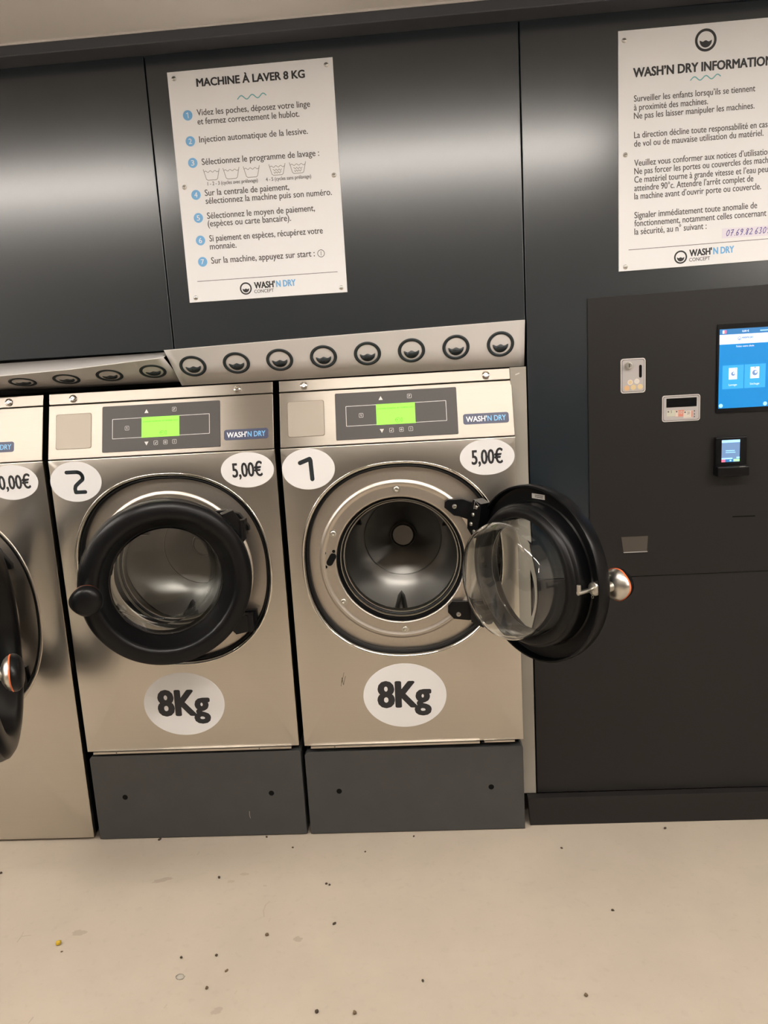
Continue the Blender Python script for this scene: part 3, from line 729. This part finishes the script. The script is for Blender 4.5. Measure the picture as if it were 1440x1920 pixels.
# ------------------------------------------------------------------ cream logo strips between washers and wall sheets
LST = 0.141
def lerp_tab(tab, x):
    if x <= tab[0][0]: return tab[0][1:]
    for (xa, *a), (xb, *b) in zip(tab, tab[1:]):
        if x <= xb:
            u = (x - xa) / (xb - xa); return [p + (q - p) * u for p, q in zip(a, b)]
    return tab[-1][1:]
def strip(name, x0, x1, tab, logos, label, skew0=0.0, skew1=0.0, ry=0.80):
    """tab rows: x, fold z, bottom z, bottom y, flange z"""
    def sec(x):
        fz, bz, by, hz = lerp_tab(tab, x)
        h = min(fz - bz, LST * 0.9999); fy = by - math.sqrt(LST * LST - h * h)
        return Vector((x, YW - 0.002, hz)), Vector((x, fy, fz)), Vector((x, by, bz))
    mb = MB(); N = 48; vs_ = []; fs = []
    for i in range(N + 1):
        u = i / N; x = x0 + (x1 - x0) * u
        r, f, b = sec(x)
        b = b + Vector((skew0 * (1 - u) ** 8 + skew1 * u ** 8, 0, 0))
        n_ = (b - f).normalized()
        vs_ += [r, f + (r - f) * 0.03, f + n_ * 0.002, f + (b - f) * 0.5, b]
    for i in range(N):
        for q in range(4): fs.append([i * 5 + q, i * 5 + q + 1, (i + 1) * 5 + q + 1, (i + 1) * 5 + q])
    mb.add(vs_, fs, 'cream')
    for x in logos:
        r, f, b = sec(x); d = (f - b).normalized(); mid = b + (f - b) * 0.52
        ex = (sec(x + 0.02)[1] + sec(x + 0.02)[2] - sec(x - 0.02)[1] - sec(x - 0.02)[2]).normalized()
        nz = ex.cross(d)
        drum_logo(mb, 0, 0, 0.0405, 0.0016, 'logo_dark', Frame(mid, ex, d, nz), 0.97)
    o = mb.build(name, None, origin=((x0 + x1) / 2, 0.02, 1.5), angle=20)
    sm = o.modifiers.new('thickness', 'SOLIDIFY'); sm.thickness = 0.0009; sm.offset = -1
    tag(o, label, 'sign strip', 'cream porthole logo strips above the washers')
    return o
strip('logo_strip', -0.314, 0.7505, [(-0.32, 1.6010, 1.4935, 0.0675, 1.6005), (0.05, 1.6110, 1.4935, 0.0675, 1.6105), (0.76, 1.6278, 1.4935, 0.0675, 1.6275)],
      (-0.244, -0.112, 0.019, 0.151, 0.283, 0.4145, 0.547, 0.679), 'flat cream metal strip with eight porthole logos above the washers marked 1 and 2', 0.016, 0.0)
strip('logo_strip', -1.70, -0.3170, [(-1.70, 1.530, 1.5130, 0.100, 1.585), (-0.852, 1.5525, 1.5100, 0.100, 1.592), (-0.599, 1.5615, 1.5055, 0.100, 1.5945), (-0.316, 1.5798, 1.5055, 0.096, 1.597)],
      (-1.325, -1.189, -1.053, -0.917, -0.779, -0.642, -0.507, -0.372), 'bent cream metal strip at left tilting its porthole logos downward', 0.0, 0.014)

# ------------------------------------------------------------------ posters
POSTER_LEFT = [
    ('MACHINE À LAVER 8 KG', (-0.1596, 2.3308), (0.1524, 2.3322), 0.0202, 'ink', 0.014, None),
    ('Videz les poches, déposez votre linge', (-0.1662, 2.254), (0.1613, 2.255), 0.0148, 'ink_grey', 0.0, None),
    ('et fermez correctement le hublot.', (-0.1668, 2.2301), (0.1288, 2.2308), 0.0149, 'ink_grey', 0.0, None),
    ('Injection automatique de la lessive.', (-0.1666, 2.1815), (0.1495, 2.1834), 0.0150, 'ink_grey', 0.0, None),
    ('Sélectionnez le programme de lavage :', (-0.1654, 2.1205), (0.1777, 2.1226), 0.0152, 'ink_grey', 0.0, None),
    ('1 - 2 - 3 (cycles avec prélavage)', (-0.1542, 2.0634), (-0.006, 2.0637), 0.0087, 'ink_grey', 0.0, None),
    ('4 - 5 (cycles sans prélavage)', (0.0175, 2.0636), (0.1501, 2.0642), 0.0088, 'ink_grey', 0.0, None),
    ('Sur la centrale de paiement,', (-0.1649, 2.0353), (0.0837, 2.0362), 0.0154, 'ink_grey', 0.0, None),
    ('sélectionnez la machine puis son numéro.', (-0.1647, 2.0131), (0.2068, 2.0137), 0.0155, 'ink_grey', 0.0, None),
    ('Sélectionnez le moyen de paiement,', (-0.1646, 1.9715), (0.1543, 1.973), 0.0155, 'ink_grey', 0.0, None),
    ('(espèces ou carte bancaire).', (-0.1647, 1.9498), (0.0823, 1.9502), 0.0156, 'ink_grey', 0.0, None),
    ('Si paiement en espèces, récupérez votre', (-0.1641, 1.9077), (0.1729, 1.9093), 0.0157, 'ink_grey', 0.0, None),
    ('monnaie.', (-0.1647, 1.885), (-0.0853, 1.8856), 0.0158, 'ink_grey', 0.0, None),
    ('Sur la machine, appuyez sur start :', (-0.1647, 1.8448), (0.1446, 1.8466), 0.0159, 'ink_grey', 0.0, None),
    ("WASH'", (-0.0428, 1.7661), (0.0198, 1.7666), 0.0176, 'ink', 0.014, None),
    ('N DRY', (0.023, 1.7667), (0.0822, 1.7674), 0.0175, 'blue', 0.014, None),
    ('CONCEPT', (-0.044, 1.7528), (0.015, 1.7534), 0.0084, 'ink_grey', 0.0, None),
]
POSTER_RIGHT = [
    ('WASH’N DRY INFORMATIONS', (1.0674, 2.2669), (1.4618, 2.2717), 0.0226, 'ink', 0.014, None),
    ('Surveiller les enfants lorsqu’ils se tiennent', (1.0697, 2.2033), (1.4012, 2.2073), 0.0145, 'ink_grey', 0.0, None),
    ('à proximité des machines.', (1.0697, 2.1803), (1.2734, 2.1829), 0.0146, 'ink_grey', 0.0, None),
    ('Ne pas les laisser manipuler les machines.', (1.0697, 2.1584), (1.4004, 2.1629), 0.0146, 'ink_grey', 0.0, None),
    ('La direction décline toute responsabilité en cas', (1.0702, 2.1079), (1.4374, 2.1117), 0.0148, 'ink_grey', 0.0, None),
    ('de vol ou de mauvaise utilisation du matériel.', (1.0702, 2.0852), (1.427, 2.0899), 0.0148, 'ink_grey', 0.0, None),
    ('Veuillez vous conformer aux notices d’utilisation.', (1.0708, 2.0336), (1.4392, 2.0393), 0.0150, 'ink_grey', 0.0, 'Veuillez vous conformer aux notices d’utilisatio'),
    ('Ne pas forcer les portes ou couvercles des machines.', (1.0709, 2.0115), (1.4418, 2.0177), 0.0150, 'ink_grey', 0.0, 'Ne pas forcer les portes ou couvercles des mach'),
    ('Ce matériel tourne à grande vitesse et l’eau peut', (1.0709, 1.989), (1.4419, 1.9934), 0.0151, 'ink_grey', 0.0, 'Ce matériel tourne à grande vitesse et l’eau peu'),
    ('atteindre 90°c. Attendre l’arrêt complet de', (1.0709, 1.9664), (1.4027, 1.971), 0.0151, 'ink_grey', 0.0, None),
    ('la machine avant d’ouvrir porte ou couvercle.', (1.0709, 1.9442), (1.4248, 1.9485), 0.0152, 'ink_grey', 0.0, None),
    ('Signaler immédiatement toute anomalie de', (1.0713, 1.8925), (1.4153, 1.8982), 0.0153, 'ink_grey', 0.0, None),
    ('fonctionnement, notamment celles concernant', (1.0713, 1.8704), (1.4415, 1.8755), 0.0154, 'ink_grey', 0.0, None),
    ('la sécurité, au n° suivant :', (1.0713, 1.8474), (1.2751, 1.851), 0.0154, 'ink_grey', 0.0, None),
    ("WASH'", (1.2277, 1.7781), (1.2917, 1.7801), 0.0177, 'ink', 0.014, None),
    ('N DRY', (1.2948, 1.7799), (1.3541, 1.7815), 0.0177, 'blue', 0.014, None),
    ('CONCEPT', (1.2271, 1.7634), (1.2864, 1.7651), 0.0086, 'ink_grey', 0.0, None),
]
PF = Frame((0, YW - 0.004, 0))
C = 0.0004
def poster(x0, x1, za, zb, zc_, zd, lines, label, extra, screws):
    t = thing('poster', ((x0 + x1) / 2, YW - 0.002, (za + zc_) / 2), label, 'poster', 'white notices screwed to the wall')
    mb = MB()
    mb.prism([(x0, zc_), (x1, zd), (x1, zb), (x0, za)], -0.0036, 0.0, 'poster', PF, 0.0006)
    for s_, a, b, h, m, bold, vis in lines: mb.text(s_, a[0], a[1], b[0], b[1], h * (1.12 if m == 'ink_grey' else 1.0), m, C, PF, 0.038 if bold else 0.012, vis)
    extra(mb); mb.build('panel', t, angle=20)
    for a, b in screws:
        mb = MB(); fr = PF.at(a, b, 0)
        mb.lathe([(1e-5, 0.0042), (0.0035, 0.0040), (0.0058, 0.0026), (0.0068, 0.0)], 'zinc', fr, 20)
        mb.stroke([(-0.0042, 0.0), (0.0042, 0.0008)], 0.0014, 0.0044, 'ink', fr, caps=False)
        mb.build('screw', t)
    return t
def extra_left(mb):
    pts = []
    for i in range(49):
        u = i / 48; pts.append((-0.0448 + 0.0821 * u, 2.2922 + 0.003 * u + 0.0052 * math.sin(u * 2.6 * 2 * PI - 0.55)))
    mb.stroke(pts, 0.0030, C, 'teal', PF)
    for i, (a, b) in enumerate(((-0.1932, 2.2566), (-0.1927, 2.1869), (-0.1917, 2.1281), (-0.1913, 2.0400), (-0.1907, 1.9758), (-0.1908, 1.9124), (-0.1905, 1.8518))):
        mb.disc(a, b, C, 0.0138, 'blue', PF)
        g = str(i + 1); w_ = 0.0036 if g == '1' else 0.0048
        if g == '1': mb.stroke([(a - 0.0036, b + 0.0048), (a + 0.0008, b + 0.0068), (a + 0.0012, b - 0.0068)], 0.0018, C + 0.0003, 'poster', PF)
        else: mb.text(g, a - w_ - 0.0002, b - 0.0072, a + w_ - 0.0002, b - 0.0072, 0.0144, 'poster', C + 0.0003, PF, 0.004)
    for j, (a, b) in enumerate(((-0.1395, 2.0917), (-0.0814, 2.0915), (-0.0218, 2.0918), (0.0532, 2.0926), (0.1132, 2.0936))):
        b += 0.001; hw, bw, hh = 0.0235, 0.0165, 0.0150
        mb.stroke([(a - hw, b + hh), (a - bw, b - hh + 0.003), (a - bw + 0.004, b - hh), (a + bw - 0.004, b - hh), (a + bw, b - hh + 0.003), (a + hw, b + hh)], 0.0016, C, 'ink_line', PF)
        def wv(y, half, ph):
            mb.stroke([(a - half + 2 * half * i / 20, y + 0.0022 * math.sin(i / 20 * 3 * 2 * PI + ph)) for i in range(21)], 0.0014, C, 'ink_line', PF)
        wv(b + 0.0085, 0.0205, 0)
        if j > 2:
            wv(b - 0.001, 0.0125, 1.0); wv(b - 0.008, 0.0105, 2.4)
    mb.ring(0.1633, 1.8535, C, 0.0092, 0.0108, 'ink_grey', PF); mb.stroke([(0.1633, 1.848), (0.1633, 1.859)], 0.0014, C, 'ink_grey', PF)
    mb.stroke([(-0.2122, 1.7967), (0.2085, 1.7987)], 0.0015, C, 'ink_grey', PF, caps=False)
    drum_logo(mb, -0.0684, 1.7677, 0.0178, C, 'ink', PF)
poster(-0.2415, 0.2335, 2.3740, 2.3800, 1.7370, 1.7390, POSTER_LEFT, 'white washing instruction notice with seven blue numbered steps above the washers', extra_left,
       [(-0.223, 2.3564), (0.2144, 2.361), (-0.2229, 2.0635), (0.216, 2.0671), (-0.2219, 1.7501), (0.2164, 1.7525)])
PEN = {'0': [[(0.5, 1), (0.15, 0.75), (0.05, 0.35), (0.3, 0.0), (0.7, 0.15), (0.85, 0.6), (0.7, 0.92), (0.45, 1.0)]],
       '7': [[(0.05, 0.92), (0.8, 1.0), (0.45, 0.45), (0.3, 0.0)], [(0.2, 0.5), (0.75, 0.55)]],
       '6': [[(0.75, 1.0), (0.35, 0.7), (0.12, 0.3), (0.3, 0.0), (0.65, 0.05), (0.75, 0.32), (0.5, 0.48), (0.18, 0.35)]],
       '9': [[(0.75, 0.75), (0.45, 1.0), (0.15, 0.8), (0.3, 0.52), (0.7, 0.65), (0.75, 0.9), (0.65, 0.4), (0.35, 0.0)]],
       '8': [[(0.75, 0.88), (0.4, 1.0), (0.18, 0.8), (0.65, 0.35), (0.5, 0.0), (0.15, 0.12), (0.3, 0.42), (0.75, 0.72), (0.78, 0.9)]],
       '2': [[(0.12, 0.78), (0.4, 1.0), (0.72, 0.8), (0.5, 0.4), (0.05, 0.02), (0.8, 0.06)]],
       '3': [[(0.15, 0.92), (0.6, 1.0), (0.7, 0.75), (0.35, 0.55), (0.72, 0.35), (0.5, 0.02), (0.08, 0.1)]],
       '.': [[(0.2, 0.0), (0.26, 0.02)]]}
def pen_number(mb, x, z):
    for ch in '07.69.82 6309':
        w_ = {'.': 0.0045, ' ': 0.0035}.get(ch, 0.0112)
        for st in PEN.get(ch, []):
            pts = [(x + a * 0.0092 + b * 0.0028, z + b * (0.0165 if ch != '.' else 0.014)) for a, b in st]
            mb.stroke(pts, 0.0019, C + 0.0003, 'purple', PF)
        x += w_; z += 0.0001
def extra_right(mb):
    drum_logo(mb, 1.2643, 2.3473, 0.0292, C, 'ink', PF)
    pts = []
    for i in range(49):
        u = i / 48; pts.append((1.2245 + 0.0812 * u, 2.2505 + 0.003 * u + 0.0050 * math.sin(u * 2.6 * 2 * PI - 0.55)))
    mb.stroke(pts, 0.0030, C, 'teal', PF)
    mb.stroke([(1.0547, 1.8066), (1.4750, 1.8130)], 0.0015, C, 'ink_grey', PF, caps=False)
    drum_logo(mb, 1.2028, 1.7774, 0.0185, C, 'ink', PF)
    pen_number(mb, 1.3300, 1.8275)
    mb.quad(1.318, 1.488, 1.8215, 1.8490, 0.0002, 'tape', PF)
poster(1.0270, 1.5020, 2.3875, 2.3925, 1.7480, 1.7545, POSTER_RIGHT, 'white information notice above the payment point, cut by the right edge of the photo', extra_right,
       [(1.0431, 2.3627), (1.0458, 2.0653), (1.0458, 1.7598), (1.484, 2.366), (1.484, 2.069), (1.484, 1.764)])

# ------------------------------------------------------------------ payment point
t = thing('payment_kiosk', (1.33, YW, 0.83), 'black payment panel with coin slot, note reader and blue touchscreen in the wall', 'payment machine')
KF = Frame((0, YW, 0))
mb = MB(); mb.prism([(0.9360, 0.8305), (1.7600, 0.8305), (1.7600, 1.6905), (0.9355, 1.6785)], 0.0003, 0.006, 'kiosk', KF, 0.0015); mb.build('front_panel', t, angle=20)
K = KF.at(0, 0, 0.006)
# coin slot plate
def fx(x0, x1): return lambda u: x0 + (x1 - x0) * u
mb = MB(); X = fx(1.0305, 1.1030); Zc = fx(1.4980, 1.3965)
mb.rrect(1.0305, 1.1030, 1.3965, 1.4980, 0.0030, 0.008, 'silver_rim', K, 0.0, 0.001)
mb.rrect(1.0335, 1.1000, 1.3995, 1.4950, 0.0032, 0.0065, 'ink_grey', K)
mb.rrect(1.0350, 1.0985, 1.4010, 1.4935, 0.0034, 0.006, 'silver', K)
for u, v, m in ((0.38, 0.685, 'coin_c'), (0.65, 0.665, 'coin_c'), (0.245, 0.85, 'coin_a'), (0.51, 0.835, 'coin_b'), (0.785, 0.825, 'coin_b')):
    mb.disc(X(u), Zc(v), 0.0037, 0.0078, m, K, seg=24)
    if u == 0.38: mb.disc(X(u), Zc(v), 0.0039, 0.0052, 'coin_b', K, seg=24)
    if u == 0.65: mb.disc(X(u), Zc(v), 0.0039, 0.0048, 'silver_rim', K, seg=24)
cs = mb.build('coin_slot', t)
mb = MB(); mb.rrect(X(0.735), X(0.85), Zc(0.565), Zc(0.195), 0.0039, 0.0040, 'void', K); mb.build('slot_opening', cs, origin=ORIGIN[t.name])
mb = MB(); fr = K.at(X(0.30), Zc(0.20), 0.0034)
mb.lathe([(0.0108, 0), (0.0108, 0.010), (0.0098, 0.0115), (0.0075, 0.0118), (0.0070, 0.0095), (1e-5, 0.0095)], 'zinc', fr, 32); mb.stroke([(0.001, -0.005), (0.001, 0.005)], 0.0022, 0.0099, 'ink', fr, caps=False)
mb.build('key_lock', cs, origin=ORIGIN[t.name])
# banknote reader
mb = MB(); X = fx(1.1525, 1.2635); Zc = fx(1.3830, 1.3050)
mb.rrect(1.1525, 1.2635, 1.3050, 1.3830, 0.0030, 0.007, 'silver_rim', K, 0.0, 0.001)
mb.rrect(1.1550, 1.2610, 1.3075, 1.3805, 0.0032, 0.006, 'ink_grey', K)
mb.rrect(1.1565, 1.2595, 1.3090, 1.3790, 0.0034, 0.0055, 'silver', K)
for a, b, v0, v1, m in ((0.12, 0.36, 0.56, 0.79, 'note_green'), (0.34, 0.58, 0.57, 0.82, 'note_red'), (0.56, 0.80, 0.61, 0.88, 'note_pale')):
    mb.quad(X(a), X(b), Zc(v1), Zc(v0), 0.0036 + a * 0.0004, m, K)
    mb.quad(X(a + 0.02), X(a + 0.06), Zc(v0 + 0.08), Zc(v0 + 0.03), 0.0040 + a * 0.0004, 'ink_grey', K)
mb.quad(X(0.345), X(0.42), Zc(0.81), Zc(0.58), 0.0039, 'note_pale', K)
mb.text('5', X(0.22), Zc(0.665), X(0.255), Zc(0.665), 0.0075, 'ink_grey', 0.0041, K)
mb.text('10', X(0.44), Zc(0.72), X(0.53), Zc(0.72), 0.0095, 'note_pale', 0.0042, K)
mb.text('20', X(0.655), Zc(0.745), X(0.725), Zc(0.745), 0.0075, 'ink_grey', 0.0043, K)
mb.quad(X(0.765), X(0.80), Zc(0.86), Zc(0.62), 0.0042, 'note_red', K)
for v in (0.625, 0.745, 0.84): mb.quad(X(0.835), X(0.862), Zc(v + 0.03), Zc(v - 0.02), 0.0040, 'ink_grey', K)
nr = mb.build('banknote_reader', t)
mb = MB(); mb.rrect(X(0.105), X(0.905), Zc(0.455), Zc(0.115), 0.0040, 0.001, 'void', K); mb.rrect(X(0.15), X(0.86), Zc(0.40), Zc(0.22), 0.0043, 0.006, 'glass_black', K); mb.build('note_mouth', nr, origin=ORIGIN[t.name])
# touchscreen
mb = MB(); mb.rrect(1.3095, 1.4680, 1.3230, 1.5810, 0.0045, 0.002, 'glass_black', K, 0.0, 0.001); ts = mb.build('touchscreen', t)
mb = MB(); X = fx(1.3155, 1.4615); Zc = fx(1.5665, 1.3365)
def q(u0, u1, v0, v1, m, lay=0): mb.quad(X(u0), X(u1), Zc(v1), Zc(v0), 0.0050 + 0.0003 * lay, m, K)
q(0, 1, 0, 1, 'scr_blue'); q(0, 1, 0, 0.07, 'scr_dark', 1); q(0, 1, 0.07, 0.19, 'scr_white', 1)
q(0.055, 0.09, 0.015, 0.055, 'scr_white', 2); q(0.09, 0.13, 0.015, 0.055, 'scr_red', 2)
mb.text('0,00 €', X(0.44), Zc(0.047), X(0.57), Zc(0.047), 0.0052, 'scr_white', 0.0057, K, 0.01)
mb.quad(X(0.79), X(0.96), Zc(0.045), Zc(0.033), 0.0057, 'scr_light', K)
drum_logo(mb, X(0.39), Zc(0.125), 0.0052, 0.0057, 'scr_slate', K)
mb.text("WASH'N DRY", X(0.435), Zc(0.128), X(0.66), Zc(0.128), 0.0050, 'scr_dark', 0.0060, K, 0.03)
mb.text('Faites votre choix', X(0.33), Zc(0.232), X(0.68), Zc(0.232), 0.0050, 'scr_white', 0.0057, K, 0.004)
q(0.07, 0.49, 0.455, 0.755, 'scr_tile', 1); q(0.505, 0.92, 0.455, 0.755, 'scr_tile', 1)
q(0.195, 0.36, 0.49, 0.635, 'scr_white', 2); q(0.62, 0.795, 0.49, 0.635, 'scr_white', 2)
for u, r_ in ((0.28, 0.0058), (0.71, 0.0078)):
    mb.disc(X(u), Zc(0.565), 0.0060, r_, 'scr_slate', K, seg=24); mb.disc(X(u) + r_ * 0.3, Zc(0.565) + r_ * 0.25, 0.0062, r_ * 0.45, 'scr_white', K, seg=16)
q(0.325, 0.345, 0.5, 0.51, 'scr_slate', 3); q(0.695, 0.725, 0.492, 0.505, 'scr_slate', 3)
mb.text('Lavage', X(0.20), Zc(0.715), X(0.36), Zc(0.715), 0.0058, 'scr_white', 0.0060, K)
mb.text('Séchage', X(0.615), Zc(0.715), X(0.80), Zc(0.715), 0.0058, 'scr_white', 0.0060, K)
for u in (0.05, 0.93): mb.disc(X(u), Zc(0.965), 0.0054, 0.0058, 'scr_light', K, seg=24)
mb.build('display', ts, origin=ORIGIN[t.name], smooth=False)
# card terminal
mb = MB(); mb.box(1.3055, 1.3985, 1.1600, 1.2520, 0.0, 0.020, 'black', K, 0.004); mb.box(1.3045, 1.3995, 1.1355, 1.1660, 0.0, 0.040, 'black', K, 0.005)
mb.rrect(1.3115, 1.3925, 1.1690, 1.2490, 0.0204, 0.003, 'glass_black', K)
mb.quad(1.368, 1.386, 1.1640, 1.1652, 0.0403, 'silver', K)
ct = mb.build('card_terminal', t)
mb = MB(); X = fx(1.3225, 1.3755); Zc = fx(1.2435, 1.1775)
def q(u0, u1, v0, v1, m, lay=0): mb.quad(X(u0), X(u1), Zc(v1), Zc(v0), 0.0208 + 0.0003 * lay, m, K)
q(0, 1, 0, 1, 'scr_slate'); q(0, 1, 0, 0.12, 'scr_light', 1); q(0.22, 0.72, 0.47, 0.50, 'scr_light', 1); q(0.22, 0.76, 0.55, 0.58, 'scr_light', 1)
q(0, 0.6, 0.81, 0.87, 'scr_light', 1); q(0.82, 1, 0.78, 0.85, 'scr_light', 1); q(0, 0.2, 0.88, 1, 'scr_red', 1); q(0.2, 0.66, 0.88, 1, 'scr_dark', 1); q(0.66, 1, 0.88, 0.98, 'scr_green', 1); q(0.45, 0.54, 0.90, 0.97, 'scr_light', 2)
mb.build('display', ct, origin=ORIGIN[t.name], smooth=False)
# coin cup and receipt slit
mb = MB(); mb.add([K.p(1.0385, 0.9085, 0.0006), K.p(1.1100, 0.9085, 0.0006), K.p(1.1130, 0.9575, 0.0006), K.p(1.0320, 0.9575, 0.0006)], [[0, 1, 2, 3]], 'flap')
mb.prism([(1.0385, 0.9075), (1.1110, 0.9075), (1.1110, 0.9095), (1.0385, 0.9095)], 0.0, 0.004, 'silver', K); mb.build('coin_cup', t)
mb = MB(); mb.prism([(1.3665, 1.0040), (1.4340, 1.0030), (1.4340, 1.0065), (1.3665, 1.0075)], 0.0, 0.0012, 'void', K); mb.build('receipt_slit', t)

# ------------------------------------------------------------------ bits of litter on the floor
def crumb(name, x, y, sx, sy, sz, m, label, cat, rot=0.0, seed=0, group=None):
    rnd = random.Random(seed + 11); bm = bmesh.new(); bmesh.ops.create_icosphere(bm, subdivisions=2, radius=1.0)
    for v in bm.verts:
        k = 0.8 + 0.4 * rnd.random(); v.co = Vector((v.co.x * sx * k, v.co.y * sy * k, v.co.z * sz * k))
    lo = min(v.co.z for v in bm.verts)
    for v in bm.verts: v.co.z -= lo
    me = bpy.data.meshes.new(name); bm.to_mesh(me); bm.free(); me.materials.append(M[m]); me.shade_smooth()
    o = bpy.data.objects.new(name, me); COL.objects.link(o); o.location = (x, y, 0); o.rotation_euler = (0, 0, rot)
    return tag(o, label, cat, group)
LITTER = [
    ('yellow_crumb', -0.6355, -0.4918, 0.0085, 0.0075, 0.006, 'yellow', 'yellow crumb alone on the beige floor at lower left', 'crumb', None),
    ('grit', 0.3437, -0.0267, 0.004, 0.0028, 0.0024, 'grit', 'tiny dark crumb hard against the floor in front of the right plinth', 'crumb', 'crumbs on the floor'),
    ('grit', 0.8083, -0.1091, 0.0044, 0.0028, 0.0024, 'grit', 'dark crumb lying in front of the left end of the wall baseboard', 'crumb', 'crumbs on the floor'),
    ('grit', 1.1546, -0.0174, 0.0052, 0.0036, 0.0028, 'grit', 'dark crumb beside the baseboard below the payment panel', 'crumb', 'crumbs on the floor'),
    ('grit', -0.2538, -0.2188, 0.0052, 0.0036, 0.0032, 'grit', 'black pointed crumb in front of the left plinth', 'crumb', 'crumbs on the floor'),
    ('grit', 0.0828, -0.2581, 0.004, 0.0032, 0.0028, 'grit', 'left one of two dark crumbs lying together in the middle of the floor', 'crumb', 'crumbs on the floor'),
    ('grit', 0.0931, -0.2634, 0.00336, 0.00272, 0.0024, 'grit', 'right one of two dark crumbs lying together in the middle of the floor', 'crumb', 'crumbs on the floor'),
    ('grit', -0.0488, -0.0717, 0.00336, 0.0024, 0.0024, 'grit', 'small dark crumb in front of the gap between the two plinths', 'crumb', 'crumbs on the floor'),
    ('grit', 0.1896, -0.1039, 0.0032, 0.0024, 0.0024, 'grit', 'small dark crumb just in front of the plinth of washer 1', 'crumb', 'crumbs on the floor'),
    ('grit', 0.1257, -0.432, 0.0044, 0.006, 0.0024, 'grit', 'triangular dark crumb near the grey spot on the floor', 'crumb', 'crumbs on the floor'),
    ('grit', -0.0561, -0.4713, 0.0052, 0.0048, 0.004, 'grit_brown', 'round brown crumb below the hooked brown stain', 'crumb', 'crumbs on the floor'),
    ('grit', -0.1784, -0.5464, 0.0036, 0.0036, 0.0032, 'grit', 'dark dot crumb right of the paired dot in the lower left floor', 'crumb', 'crumbs on the floor'),
    ('grit', -0.2722, -0.552, 0.0036, 0.00336, 0.0032, 'grit', 'dark dot crumb just above the clear film scrap', 'crumb', 'crumbs on the floor'),
    ('grit', -0.1744, -0.6584, 0.0048, 0.0036, 0.0032, 'grit_brown', 'brown crumb just below the clear film scrap', 'crumb', 'crumbs on the floor'),
    ('grit', -0.138, -0.6001, 0.0032, 0.0056, 0.0024, 'grit_brown', 'thin brown sliver right of the clear film scrap', 'crumb', 'crumbs on the floor'),
    ('grit', 0.1159, -0.7384, 0.00464, 0.0044, 0.004, 'grit', 'dark crumb at the bottom edge of the photo, left one of two', 'crumb', 'crumbs on the floor'),
    ('grit', 0.208, -0.7431, 0.0052, 0.0048, 0.004, 'grit_brown', 'brown crumb at the bottom edge of the photo, right one of two', 'crumb', 'crumbs on the floor'),
    ('grit', 0.372, -0.6444, 0.0032, 0.0044, 0.0024, 'grit', 'dark pointed crumb low in the middle of the floor', 'crumb', 'crumbs on the floor'),
    ('grit', 0.7657, -0.6992, 0.0044, 0.0044, 0.004, 'grit_brown', 'round brown crumb at the lower right of the floor', 'crumb', 'crumbs on the floor'),
    ('grit', 0.899, -0.3999, 0.004, 0.00304, 0.0028, 'grit', 'dark crumb alone on the right side of the floor', 'crumb', 'crumbs on the floor'),
    ('grit', -0.5089, -0.008, 0.0064, 0.004, 0.0032, 'grit', 'largest dark crumb against the foot of the left plinth', 'crumb', 'crumbs on the floor'),
    ('grit', -0.1466, -0.0088, 0.0044, 0.0032, 0.0024, 'grit', 'dark crumb at the foot of the left plinth near its right end', 'crumb', 'crumbs on the floor'),
    ('grit', -0.6133, -0.5206, 0.0032, 0.002, 0.0016, 'grit_brown', 'small brown crumb right below the yellow crumb', 'crumb', 'crumbs on the floor'),
    ('grit', -0.9712, -0.17, 0.004, 0.004, 0.0032, 'grit', 'dark crumb at the left edge of the photo', 'crumb', 'crumbs on the floor'),
    ('film_scrap', -0.2547, -0.6196, 0.013, 0.0095, 0.002, 'scrap', 'crumpled scrap of clear film on the lower left floor', 'scrap', None),
]
for i, (nm, x, y, sx, sy, sz, m, lab, cat, grp) in enumerate(LITTER): crumb(nm, x, y, sx, sy, sz, m, lab, cat, rot=i * 1.3, seed=i, group=grp)
